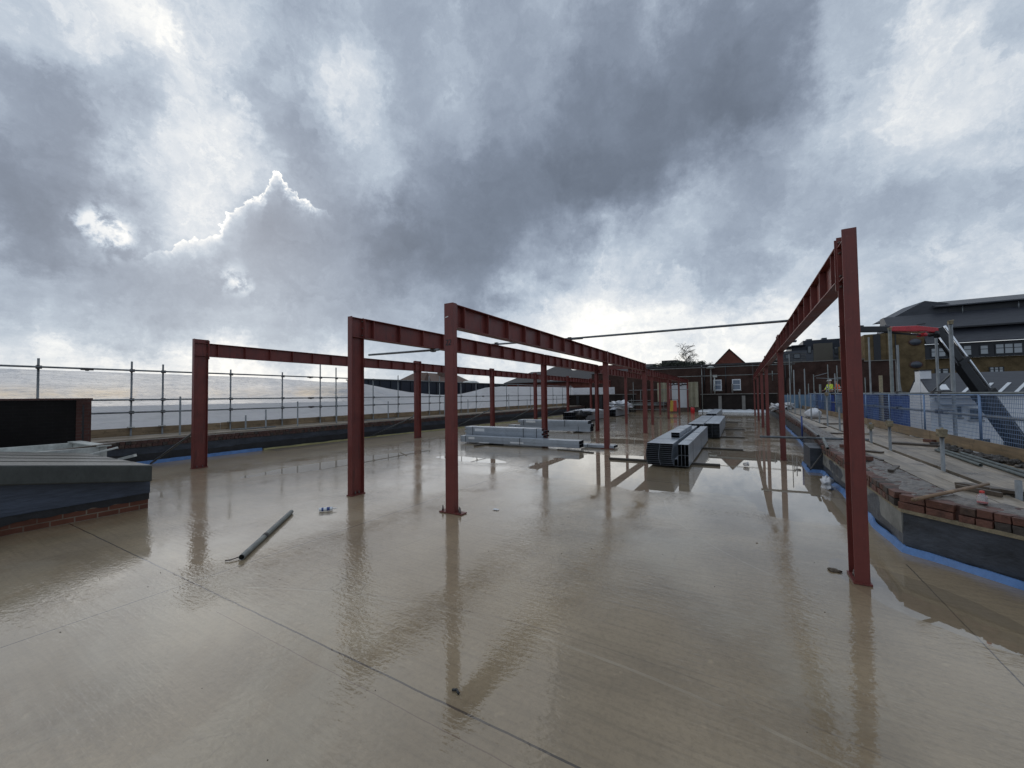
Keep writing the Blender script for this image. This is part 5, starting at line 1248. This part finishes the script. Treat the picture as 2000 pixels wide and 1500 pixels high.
t = thing('low_wall', 'low blackened brick wall with two pale piers below the far white windows', 'wall', (-1, 40.6, 0))
MB().box(-3.25, 40.5, 0, 2.6, 40.75, 1.58).build('wall_face', M['dk_far'], t)
for x in (-1.82, .02): MB().box(x, 40.40, 0, x+.26, 40.498, 1.45).build('pier', M['concrete'], t)
MB().box(-3.3, 40.42, 1.582, 2.65, 40.8, 1.64).build('coping', M['concrete'], t)
vs, fs = grid(-3.4, 2.1, 120, 0, 1, 6, lambda x, y: 0)
o = MB().add([(x, 40.38-1.1*(1-y)+.12*mnoise.noise(V((x*2, y, 1))), .015+.16*y+.05*(1+mnoise.noise(V((x*2.6, y*4, 1))))*(y > .1)) for x, y, z in vs], fs, True).build('membrane_roll', M['whitesheet']); tag(o, 'white membrane sheet laid along the floor at the foot of the far low wall', 'sheet')
t = thing('brick_wall', 'dark stained brick wall at the far left corner, under the pale sheeting', 'brick wall', (-12, 38.7, 0))
MB().box(-15.9, 38.5, 0, -8.75, 38.8, 1.68).build('wall_face', M['dk_far'], t)
for x in (-14.6, -12.2, -9.9): MB().box(x, 38.42, 0, x+.3, 38.498, 1.60).build('pier', M['bitumen'], t)
MB().box(-15.9, 38.45, 1.682, -8.7, 38.85, 1.73).build('coping', M['concrete'], t)
t = thing('doorway_screen', 'tall white sheet panels closing the far doorway, torn at top and bottom', 'screen', (-5.1, 40.1, 0))
for (x0, x1, s) in ((-5.88, -5.16, 1), (-5.05, -4.30, 5)):
    vs, fs = grid(x0, x1, 24, .02, 2.72, 40, lambda x, z: 0)
    P = []
    for x, z, _ in vs:
        zz = z
        if z > 2.6: zz = 2.66+.10*mnoise.noise(V((x*7, s, 2)))
        if z < .1: zz = .05+.10*max(0, mnoise.noise(V((x*9, s, 6))))
        P.append((x, 40.1+.02*mnoise.noise(V((x*3, z, s))), zz))
    MB().add(P, fs, True).build('sheet_panel', M['whitesheet'], t)
mb = MB()
for k in range(26):
    x = -5.85+1.5*k/25; mb.blob((x, 40.06, 2.55+.16*mnoise.noise(V((x*5, 1, 1)))), .07, .02, .035, k, .8, 8, 5, 3)
    if k > 11: mb.blob((x, 40.04, .16+.10*mnoise.noise(V((x*6, 4, 1)))), .05, .02, .04, k+40, .8, 8, 5, 3)
mb.build('torn_edge', M['bitumen'], t)
MB().box(-5.95, 40.12, 0, -5.885, 40.2, 2.85).build('door_post', M['extred'], t); MB().box(-4.29, 40.12, 0, -4.20, 40.2, 2.85).build('door_post', M['brick_dk'], t)
MB().box(-5.95, 40.12, 2.852, -4.20, 40.2, 2.95).build('lintel', M['brick_dk'], t)
for (x0, x1, z0, lb) in ((-6.95, -6.05, .95, 'cream insulated lagging left of the white doorway panels'), (-4.22, -3.42, .45, 'stained cream lagging right of the white doorway panels')):
    vs = []; fs = []; n = 14
    for j in range(13):
        z = z0+(2.75-z0)*j/12
        for i in range(n+1):
            u = i/n; vs.append((x0+(x1-x0)*u, 39.9-.16*abs(math.sin(u*PI*2))+.02*mnoise.noise(V((u*5, z, x0))), z))
    for j in range(12):
        for i in range(n):
            a = j*(n+1)+i; fs.append((a, a+1, a+n+2, a+n+1))
    mb = MB(); mb.add(vs, fs, True); mb.box(x0, 39.95, z0, x1, 40.1, 2.74)
    o = mb.build('insulation_lagging', M['cream']); tag(o, lb, 'insulation')
o = MB().box(-7.2, 40.0, 0, -3.3, 40.06, .4).build('plinth_board', M['offcut']); tag(o, 'dark board plinth behind the doorway sign', 'board')
t = thing('site_sign', 'folding site sign, yellow and red halves, standing in front of the white doorway', 'sign', (-5.3, 38.1, 0))
MB().prism([(-5.6, 38.0, .12), (-5.33, 38.0, .12), (-5.33, 38.28, 1.10), (-5.6, 38.28, 1.10)], (0, .02, 0)).build('yellow_panel', M['signy'], t)
MB().prism([(-5.325, 38.0, .12), (-5.0, 38.0, .12), (-5.05, 38.28, 1.10), (-5.325, 38.28, 1.10)], (0, .02, 0)).build('red_panel', M['signr'], t)
for x in (-5.61, -4.98): MB().bar((x, 38.0, 0), (x+.02, 38.3, 1.2), .03, .03).build('leg', M['black'], t); MB().bar((x+.12, 38.75, 0), (x+.02, 38.32, 1.2), .03, .03).build('leg', M['black'], t)
MB().bar((-5.6, 38.31, 1.19), (-4.97, 38.31, 1.19), .035, .035).build('top_bar', M['black'], t)
for (x, y, lb) in ((-3.52, 36.5, 'red fire extinguisher standing right of the far doorway, nearer one'), (-3.75, 37.5, 'red fire extinguisher behind its twin beside the far doorway')):
    t = thing('fire_extinguisher', lb, 'fire extinguisher', (x, y, 0), 'fire extinguishers by the far doorway')
    MB().lathe((x, y, .01), [(.085, 0), (.09, .01), (.09, .42), (.07, .48), (.03, .51), (.03, .54)], 16).build('cylinder', M['extred'], t)
    MB().box(x-.02, y-.06, .55, x+.02, y+.07, .60).build('handle', M['black'], t)
    MB().path([(x+.02, y, .55), (x+.09, y, .52), (x+.11, y, .35), (x+.10, y, .2)], .012, 6).build('hose', M['black'], t)
t = thing('scaffold_rack', 'low grey scaffold frame stacked with tubes left of the far doorway', 'scaffold', (-7.4, 37, 0))
for (x, y, z) in ((-8.55, 37, 2.8), (-7.9, 37, 2.05), (-6.9, 37, 1.3), (-5.95, 37, 1.2), (-8.9, 37.8, 1.3), (-7.0, 37.8, 1.3)): MB().tube((x, y, 0), (x, y, z), .0242, 8).build('standard', M['tube_old'], t)
for (x0, x1, y, z) in ((-9.1, -5.7, 36.96, .32), (-9.2, -5.9, 36.96, .70), (-9.0, -6.9, 36.96, 1.12), (-8.9, -3.9, 36.96, 2.06), (-9.0, -5.8, 37.75, .9)): MB().tube((x0, y, z), (x1, y, z), .0242, 8).build('ledger', M['tube'], t)
for k in range(7): MB().tube((-8.9+.1*k, 37.1+.08*k, .74+.03*(k % 3)), (-6.6+.13*k, 37.3+.03*k, .76+.05*(k % 2)), .0242, 8).build('stored_tube', M['tube_old'], t)
t = thing('scaffold_frame_far', 'two long pale tubes with short uprights spanning in front of the far building', 'scaffold', (-1.7, 33, 3)); t.name = 'tube_trestle'; ORG[t.name] = V((-1.7, 33, 3))
for (x0, x1, z) in ((-6.7, 3.2, 3.63), (-5.2, 2.4, 2.99)): MB().tube((x0, 33, z), (x1, 33, z-.02), .026, 10).build('ledger', M['tube_old'], t)
for (x, z0, z1) in ((3.0, 2.3, 3.75), (-2.55, 0, 3.8), (1.9, 2.5, 3.2)): MB().tube((x, 33.05, z0), (x, 33.05, z1), .026, 10).build('standard', M['tube_old'], t)
for (x, z) in ((3.0, 3.62), (-2.55, 3.63), (-2.55, 2.99)): MB().box(x-.05, 32.95, z-.05, x+.05, 33.08, z+.05).build('coupler', M['coupler'], t)
# ------------------------------------------------------------------ houses and trees behind
def house(label, x0, x1, y0, y1, ze, zr, wall_y, wall_x, roofm, axis='x', hip=0.0, cat='house', over=.25, zb=-9.25, name='house'):
    t = thing(name, label, cat, ((x0+x1)/2, (y0+y1)/2, zb))
    if axis == 'x':
        ym = (y0+y1)/2
        MB().prism([(x0, y0, zb), (x0, y1, zb), (x0, y1, ze), (x0, ym, zr-.04) if not hip else (x0, ym, ze), (x0, y0, ze)], (x1-x0, 0, 0)).build('wall', M[wall_y], t)
        h = hip
        vs = [(x0-over, y0-over, ze-.1), (x1+over, y0-over, ze-.1), (x1+over, y1+over, ze-.1), (x0-over, y1+over, ze-.1), (x0-over+h, ym, zr), (x1+over-h, ym, zr)]
    else:
        xm = (x0+x1)/2
        MB().prism([(x0, y0, zb), (x1, y0, zb), (x1, y0, ze), (xm, y0, zr-.04) if not hip else (xm, y0, ze), (x0, y0, ze)], (0, y1-y0, 0)).build('wall', M[wall_y], t)
        h = hip
        vs = [(x1+over, y0-over, ze-.1), (x1+over, y1+over, ze-.1), (x0-over, y1+over, ze-.1), (x0-over, y0-over, ze-.1), (xm, y0-over+h, zr), (xm, y1+over-h, zr)]
    top = [(a, b, c+.09) for a, b, c in vs]
    mb = MB()
    if hip:
        mb.add(top, [(0, 1, 5, 4), (1, 2, 5), (2, 3, 4, 5), (3, 0, 4)]); mb.add(vs, [(4, 5, 1, 0), (5, 2, 1), (5, 4, 3, 2), (4, 0, 3)])
        mb.add(top+vs, [(0, 6, 7, 1), (1, 7, 8, 2), (2, 8, 9, 3), (3, 9, 6, 0)])
    else:
        mb.add(top+vs, [(0, 1, 5, 4), (2, 3, 4, 5), (10, 11, 7, 6), (11, 10, 9, 8), (0, 6, 7, 1), (2, 8, 9, 3), (1, 7, 11, 5), (2, 5, 11, 8), (0, 4, 10, 6), (3, 9, 10, 4)])
    mb.build('roof', M[roofm], t)
    return t
t = house('small house with a plain red brick gable rising over the far building', -2.62, .60, 48.5, 56, 4.62, 6.38, 'rd_y', 'rd_x', 'darktile', 'y', 0, over=.10)
MB().box(-1.9, 48.3, 4.5, -1.2, 48.49, 4.9).build('vent_hood', M['bw_y'], t)
t = house('long brown tiled house behind the dark clad building, with a stout chimney', -58, -50, 54.5, 71.5, 4.2, 6.45, 'bw_x', 'bw_x', 'browntile', 'y', 2.6)
MB().box(-53.8, 62.8, 4.5, -52.6, 64.1, 7.05).build('chimney', M['browntile'], t)
MB().prism([(-50.5, 55.2, 4.6), (-50.5, 57.2, 4.6), (-50.5, 56.2, 6.3)], (-3.2, 0, 0)).build('dormer', M['browntile'], t)
t = thing('clad_building', 'long flat dark blue clad building beyond the drooping white sheeting', 'building', (-38, 46, -9))
MB().box(-34.5, 26.5, -9.25, -32, 66, 3.46).build('wall', M['cladding'], t)
MB().box(-34.6, 26.4, 3.462, -31.9, 66.1, 3.56).build('roof_edge', M['cladding'], t)
mb = MB()
for k in range(27): mb.box(-31.995, 27+k*1.45, -4, -31.93, 27.08+k*1.45, 3.455)
mb.build('cladding_seam', M['frame_d'], t)
for y in (46.5, 60): MB().box(-31.99, y, 1.9, -31.94, y+1.0, 2.9).build('window', M['glass'], t)
MB().blob((-33.2, 46, 3.5), 1.1, 1.6, .45, 1, .05, 16, 10).build('roof_dome', M['whitepaint'], t)
t = house('wide dark roofed brick hall behind the sheeting, with bright slanted rooflights', -29, -15.5, 49, 57, 3.55, 5.15, 'rd_y', 'rd_x', 'darktile', 'x', 2.2, over=.4, cat='building', name='brick_hall')
for x in (-22.3, -21.3, -20.3): MB().prism([(x, 48.95, 3.68), (x+.45, 48.95, 3.68), (x+.62, 49.9, 4.05), (x+.17, 49.9, 4.05)], (0, .0, .06)).build('rooflight', M['whitesheet'], t)
house('small dark hipped roof poking up over the middle of the dark hall roof', -26.6, -22.4, 55, 60, 5.0, 6.1, 'bw_y', 'bw_x', 'darktile', 'x', 1.4, over=.3)
house('low brown hipped roof between the brown tiled house and the dark hall', -41, -33, 66, 78, 3.4, 5.0, 'bw_y', 'bw_x', 'browntile', 'y', 2.0)
house('dark ridge roof house above the second box post, left of the far building', -19.5, -12.5, 60, 68, 4.9, 6.4, 'bw_y', 'bw_x', 'darktile', 'x', 1.8)

def bare_tree(label, x, y, zb, zt, spread, seed, name='bare_tree', dens=1.0):
    rnd = random.Random(seed); t = thing(name, label, 'tree', (x, y, zb))
    tr = MB(); H = zt-zb; c0 = zb+H*.70
    tr.tube((x, y, zb), (x+.05, y, c0), .22, 8, r2=.12); tr.tube((x+.05, y, c0), (x-.05, y, zt-.25*(zt-c0)), .12, 7, r2=.03); tr.build('trunk', M['bark'], t)
    cr = MB()
    def br(p, d, L, r, dep):
        n = 3; q = V(p)
        for k in range(n):
            d = (d+V((rnd.uniform(-.25, .25), rnd.uniform(-.25, .25), rnd.uniform(-.12, .12) - (.28 if dep >= 2 else 0)))).normalized(); e = q+d*L/n
            cr.tube(q, e, r*(1-.25*k), 4 if dep < 2 else 3, r2=r*(1-.25*(k+1))); q = e
            if dep < 3:
                for _ in range(2 if dep else 2):
                    a = rnd.uniform(0, 2*PI); dd = (d*.75+V((math.cos(a), math.sin(a), rnd.uniform(-.1, .6)))*.75).normalized(); br(q, dd, L*rnd.uniform(.45, .65), r*.5, dep+1)
    for k in range(int(9*dens)):
        z = c0+(zt-c0)*(k/(9*dens))*.95-.2; a = k*2.4+rnd.uniform(-.3, .3)
        br((x, y, z), V((math.cos(a)*spread*.5, math.sin(a)*spread*.5, .8)).normalized(), spread*rnd.uniform(.7, 1.05)*(1-.4*k/(9*dens)), .055, 0)
    cr.build('crown', M['bark'], t)
bare_tree('tall bare birch tree against the bright cloud behind the far building', -7.05, 65, -9.25, 9.2, 1.9, 5, dens=2.2)
bare_tree('small bare tree just right of the tall bare birch', -4.1, 66.7, -9.25, 6.9, 1.0, 8, dens=.7)
def leafy(label, cx, cy, z0, z1, rx, ry, n, seed, name='evergreen_shrub'):
    rnd = random.Random(seed); t = thing(name, label, 'shrub', (cx, cy, z0))
    tr = MB()
    for k in range(5): a = k*1.3; tr.tube((cx+.3*rx*math.cos(a), cy, z0), (cx+.6*rx*math.cos(a), cy+.3*ry*math.sin(a), z1-.2), .05, 5, r2=.02)
    tr.build('stems', M['bark'], t); lf = MB()
    cl = [(rnd.uniform(-1, 1), rnd.uniform(-1, 1), rnd.uniform(.1, 1)) for _ in range(26)]
    for k in range(n):
        c = rnd.choice(cl); p = V((cx+c[0]*rx+rnd.gauss(0, .14*rx), cy+c[1]*ry+rnd.gauss(0, .2*ry), z0+(z1-z0)*min(1.15, max(0, c[2]*(1-.35*abs(c[0]))+rnd.gauss(0, .14)))))
        a = V((rnd.gauss(0, 1), rnd.gauss(0, 1), rnd.gauss(0, 1))).normalized(); b = a.orthogonal().normalized(); s = rnd.uniform(.04, .09)
        lf.add([p-a*s, p+b*s*.5, p+a*s, p-b*s*.5], [(0, 1, 2, 3)])
    lf.build('foliage', M['leaf'], t); return t
leafy('dark evergreen shrub straggling over the roof lantern of the far building', -5.9, 42.7, 4.3, 4.95, 1.9, .5, 2600, 3)
leafy('small evergreen tuft at the foot of the small bare tree, over the roof edge', -3.6, 43.2, 4.4, 4.95, .6, .4, 700, 9)

# ------------------------------------------------------------------ right background
t = thing('office_block', 'dark grey stepped office block with a glass balcony behind the far brick wall', 'building', (9, 66, -9))
MB().box(4.4, 62.0, -9.25, 16, 72, 7.0).build('wall', M['greyclad'], t)
MB().box(5.75, 62.3, 7.002, 16, 72, 7.75).build('upper_storey', M['cladding'], t)
MB().box(7.0, 62.6, 7.752, 16, 72, 8.28).build('upper_storey', M['cladding'], t)
MB().prism([(4.2, 61.6, 7.42), (7.2, 61.6, 7.62), (7.2, 61.6, 7.70), (4.2, 61.6, 7.50)], (0, 4, 0)).build('roof_plate', M['cladding'], t)
MB().box(3.3, 61.8, 5.9, 4.395, 66, 6.2).build('balcony_floor', M['concrete'], t)
b_ = MB()
for k in range(5): b_.box(3.32+k*.25, 61.82, 6.205, 3.35+k*.25, 61.86, 6.95)
b_.box(3.3, 61.81, 6.95, 4.39, 61.87, 6.99); b_ = b_.build('balcony_rail', M['greyclad'], t); MB().box(3.36, 61.835, 6.22, 4.38, 61.845, 6.94).build('glass_panel', M['glass_l'], b_)
MB().box(7.95, 61.9, 5.0, 9.85, 61.998, 7.75).build('beige_panel', M['beige'], t)
for (x0, x1, z0, z1) in ((7.35, 7.75, 6.6, 7.5), (10.0, 10.5, 6.3, 7.2), (10.0, 10.5, 5.1, 5.9), (11.2, 11.9, 6.3, 7.2), (11.2, 11.9, 5.0, 5.9), (5.0, 5.5, 6.0, 6.6), (5.9, 6.6, 6.0, 6.6)):
    f = MB().box(x0, 61.93, z0, x1, 61.998, z1).build('window', M['frame_d'], t); MB().box(x0+.06, 61.9, z0+.06, x1-.06, 61.928, z1-.06).build('pane', M['glass'], f)
mb = MB()
for k in range(9): mb.box(4.5, 61.95, 5.05+k*.2, 7.2, 61.998, 5.09+k*.2)
mb.build('louvre', M['concrete'], t)
for (x, w_, h_) in ((5.9, .5, .2), (7.4, .6, .22), (9.0, .5, .25)): MB().box(x, 63, 8.282, x+w_, 64, 8.282+h_).build('roof_plant', M['greyclad'], t)
MB().box(3.2, 61.7, 5.1, 7.6, 61.9, 5.35).build('ledge', M['concrete'], t)

t = thing('tan_building', 'big tan brick building with oval windows and tiered slate roofs at the right', 'building', (20, 56, -9))
MB().box(12.0, 50, -9.25, 14.55, 62, 7.2).build('wall', M['tan_y'], t); MB().box(10.4, 50.1, -9.25, 11.998, 62, 7.15).build('wall', M['tan_y'], t)
MB().box(14.552, 50.3, -9.25, 38, 62, 4.55).build('wall', M['tan_y'], t)
for (x0, x1) in ((11.05, 11.55), (12.55, 12.62)): MB().box(x0, 49.95 if x0 > 12 else 50.05, -2, x1, 49.998 if x0 > 12 else 50.098, 7.1).build('recess_shade', M['frame_d'], t)  # flat dark strips: the shade of upright recesses put into colour
for z in (6.16, 4.08):
    f = MB().lathe((13.92, 49.99, z), [(.46, 0), (.46, .05), (.40, .06)], 24, (0, -1, 0)).build('oval_window', M['brick_dk'], t)
    f.scale = (1, 1, .75); f.location = (f.location[0], f.location[1], (z+9)*.25)
    g = MB().lathe((13.92, 49.925, z), [(.38, 0), (.38, .01)], 24, (0, -1, 0)).build('pane', M['greyclad'], f)
MB().prism([(12.75, 52.05, 8.7), (15.3, 52.05, 10.2), (16.75, 52.05, 9.82), (17.3, 52.05, 9.45), (17.3, 52.05, 8.7)], (0, 6, .4)).build('roof', M['slate'], t)
MB().prism([(11.75, 50.19, 7.22), (12.25, 50.19, 7.22), (12.6, 51.8, 8.86), (12.5, 51.8, 8.6)], (.0, 2, .05)).build('roof_hip', M['slate'], t)
# window band under the lowest roof tier
f0 = MB().box(14.56, 50.05, 4.552, 38, 50.298, 5.85).build('window_band', M['frame_d'], t)
def win(x0, x1, z0, z1, nx, y=50.0, glass='glass_l', blinds=2):
    f = MB()
    f.box(x0-.05, y, z0-.05, x1+.05, y+.045, z0); f.box(x0-.05, y, z1, x1+.05, y+.045, z1+.05)
    for k in range(nx+1): xx = x0+(x1-x0)*k/nx; f.box(xx-.04, y+.001, z0, xx+.04, y+.046, z1)
    f.box(x0, y+.002, z0+(z1-z0)*.55, x1, y+.044, z0+(z1-z0)*.55+.05)
    f = f.build('window', M['frame_d'], t); MB().box(x0, y+.012, z0, x1, y+.04, z1).build('pane', M[glass], f)
for a in ((14.95, 15.9, 4.75, 5.45, 2), (17.0, 17.5, 4.78, 5.55, 1), (18.0, 18.5, 4.8, 5.5, 1), (18.9, 20.45, 4.78, 5.55, 3), (21.4, 22.9, 4.78, 5.6, 3), (24, 25.5, 4.78, 5.6, 3)): win(*a)
for a in ((15.25, 15.62, 3.25, 3.6, 1), (15.7, 16.08, 3.25, 3.6, 1), (18.6, 19.4, 3.2, 3.6, 3)): win(*a, y=50.24)
MB().prism([(14.58, 49.7, 5.855), (14.58, 49.7, 5.95), (14.58, 50.7, 7.28), (14.58, 50.7, 6.0)], (23.4, 0, 0)).build('roof', M['slate'], t)
MB().prism([(12.25, 50.2, 7.22), (12.25, 50.2, 7.36), (12.25, 51.8, 8.88), (12.25, 53.0, 8.88), (12.25, 53.0, 7.22)], (25.75, 0, 0)).build('roof', M['slate'], t)
MB().box(12.2, 50.08, 7.21, 38, 50.195, 7.32).build('gutter', M['black'], t)
MB().box(16.8, 52.0, 8.885, 38, 58, 9.42).build('clerestory', M['frame_d'], t)
MB().prism([(15.8, 51.4, 9.40), (15.8, 51.4, 9.50), (15.8, 55, 10.45), (15.8, 60, 9.4)], (22.4, 0, 0)).build('roof', M['slate'], t)
for x in (17.6, 21, 24.5): MB().tube((x, 51.6, 8.5), (x, 51.6, 9.35), .035, 6).build('roof_post', M['tube'], t)
MB().box(15.05, 49.30, 6.9, 15.8, 49.36, 7.1).build('roof_vent', M['black'], t)

t = thing('cottage', 'white rendered cottage with slate roof, square chimney and small rooflight', 'house', (13, 36, -9))
MB().prism([(10, 33.95, -9.25), (10, 37.65, -9.25), (10, 37.65, 1.30), (10, 35.8, 2.62), (10, 33.95, 1.46)], (8, 0, 0)).build('wall', M['white'], t)
MB().prism([(9.985, 33.75, 1.40), (9.985, 35.8, 2.70), (9.985, 35.8, 2.78), (9.985, 33.75, 1.48)], (8.2, 0, 0)).build('roof', M['slate'], t)
MB().prism([(9.985, 37.85, 1.22), (9.985, 35.8, 2.70), (9.985, 35.8, 2.78), (9.985, 37.85, 1.30)], (8.2, 0, 0)).build('roof', M['slate'], t)
ch = MB().box(9.97, 35.25, 1.6, 10.5, 36.1, 2.95).build('chimney', M['white'], t); MB().box(9.93, 35.2, 2.952, 10.55, 36.15, 3.02).build('chimney_cap', M['black'], ch)
MB().prism([(9.96, 35.3, -9), (9.96, 37.2, -9), (9.96, 37.2, .9), (9.96, 36.3, 2.2), (9.96, 35.3, 2.2)], (.02, 0, 0)).build('chimney_breast', M['white'], t)
def onroof(x0, x1, v0, v1, mt, nm, lift=.03, sk=.12):
    y0, z0 = 33.75+2.05*v0, 1.48+1.30*v0; y1, z1 = 33.75+2.05*v1, 1.48+1.30*v1
    f = MB().prism([(x0, y0, z0+.002), (x1, y0, z0+.002), (x1-sk, y1, z1+.002), (x0-sk, y1, z1+.002)], (0, -.02, lift)).build(nm, M[mt], t); return f
f = onroof(10.55, 10.92, .16, .42, 'frame_w', 'rooflight', .03, .0); 
for x in (11.3, 12.05, 12.75, 13.4): onroof(x, x+.16, .02, .44, 'whitesheet', 'rooflight', .04, -.75)
for (x0, x1, z0, z1) in ((11.1, 11.36, .05, .72), (11.62, 12.2, -.1, .62), (12.72, 13.0, -.35, .48), (11.1, 11.45, -1.75, -1.05), (11.75, 12.45, -1.8, -1.15), (12.9, 13.3, -1.9, -1.3), (14.2, 14.6, -.6, .2), (15.3, 15.8, -.8, .1)):
    f = MB().box(x0, 33.90, z0, x1, 33.948, z1).build('window', M['frame_w'], t); MB().box(x0+.04, 33.88, z0+.04, x1-.04, 33.898, z1-.04).build('pane', M['glass'], f)
    MB().box(x0-.05, 33.86, z0-.06, x1+.05, 33.948, z0-.002).build('sill', M['concrete'], f)
MB().prism([(10.2, 33.0, .78), (10.2, 33.9, 1.15), (10.2, 33.9, 1.22), (10.2, 33.0, .86)], (1.6, 0, 0)).build('porch_roof', M['slate_l'], t)
MB().box(9.94, 33.80, 1.36, 18.1, 33.86, 1.44).build('gutter', M['black'], t)

# ------------------------------------------------------------------ lorry crane reaching over from the street
t = thing('lorry_crane', 'folding loader crane, black telescopic boom with silver rods and a red knuckle', 'crane', (15.5, 32.3, -9))
bd = (V((12.24, 30.25, -1.2))-V((8.75, 28.02, 4.70))).normalized(); K = V((8.75, 28.02, 4.70))
nrm = V((.499, -.866, 0)); up_ = bd.cross(nrm).normalized()
if up_.z < 0: up_ = -up_
def boom(s0, s1, w, h, off=0, nm='boom_section', mt='black', q=0):
    c = up_*off+nrm*q
    return MB().bar(K+bd*s0+c, K+bd*s1+c, w, h, up_).build(nm, M[mt], t, bevel=.02)
boom(-.1, 2.6, .30, .34, -.18); boom(1.9, 4.6, .36, .44, -.2); boom(3.9, 11.5, .44, .56, -.22)
boom(1.75, 1.95, .46, .60, -.12, 'boom_collar'); boom(3.75, 4.05, .58, .78, -.10, 'boom_collar')
MB().tube(K+bd*-.1+up_*.20+nrm*.1, K+bd*7.2+up_*.22+nrm*.1, .055, 12).build('piston_rod', M['chrome'], t)
MB().tube(K+bd*.2+up_*-.38+nrm*.12, K+bd*1.9+up_*-.40+nrm*.12, .035, 10).build('piston_rod', M['chrome'], t)
MB().tube(K+bd*.6+up_*.38-nrm*.1, K+bd*4.2+up_*.40-nrm*.1, .08, 12).build('hydraulic_cylinder', M['black'], t)
MB().tube(K+bd*4.2+up_*.15-nrm*.15, K+bd*11+up_*.05-nrm*.15, .09, 12).build('hydraulic_cylinder', M['cartridge'], t)
a0 = V((8.55, 27.92, 4.76)); a1 = V((6.42, 26.68, 4.80)); hd = (a1-a0).normalized()
kn = MB(); zz = V((0, 0, 1))
kn.prism([a0-zz*.22-nrm*.15, a0+zz*.04-nrm*.15, a0+hd*.55+zz*.10-nrm*.15, a0+hd*1.05+zz*.15-nrm*.15, a1+zz*.09-nrm*.15, a1-zz*.14-nrm*.15, a0+hd*1.3-zz*.15-nrm*.15, a0+hd*.75-zz*.12-nrm*.15], nrm*.3)
kn.build('red_knuckle', M['redpaint'], t, bevel=.03)
MB().lathe(a0+hd*.12-zz*.24-nrm*.2, [(.12, 0), (.13, .02), (.13, .38), (.12, .4)], 16, nrm).build('knuckle_pin', M['black'], t)
MB().lathe(a0+hd*.7-zz*.30-nrm*.2, [(.08, 0), (.09, .02), (.09, .38), (.08, .4)], 16, nrm).build('knuckle_pin', M['redpaint'], t)
MB().bar(K+up_*.05, a0-zz*.1, .3, .26).build('elbow_link', M['black'], t, bevel=.02)
MB().bar(a1-hd*.05-zz*.02, a1+hd*2.2-zz*.05, .28, .27).build('jib', M['black'], t, bevel=.015)
MB().bar(a1+hd*1.2+zz*.14, a1+hd*2.4+zz*.12, .1, .05).build('jib_extension', M['galv_in'], t)
MB().tube(a0+hd*.65-zz*.32, a1+hd*.1-zz*.17, .045, 10).build('hydraulic_cylinder', M['black'], t); MB().tube(a0+hd*.70-zz*.30, a0+hd*1.25-zz*.24, .03, 10).build('piston_rod', M['chrome'], t)
MB().tube(a1-zz*.17, a1+hd*1.6-zz*.15, .018, 8).build('hose', M['chrome'], t)
MB().bar(a0+hd*.9+zz*.22, a0+hd*.55+zz*.26, .1, .05).build('hose_guide', M['black'], t)
B = K+bd*11.5
MB().box(B.x-.45, B.y-.45, -8.2, B.x+.45, B.y+.45, B.z+.3).build('slew_column', M['black'], t, bevel=.03)
MB().box(B.x-1.2, B.y-4, -8.6, B.x+1.2, B.y+3, -8.21).build('lorry_bed', M['black'], t)
for dy in (-3.2, -1.9, 2.0):
    for dx in (-1.05, 1.05): MB().lathe((B.x+dx-.15, B.y+dy, -8.72), [(.3, 0), (.5, .02), (.52, .15), (.5, .28), (.3, .3)], 18, (1, 0, 0)).build('wheel', M['black'], t)
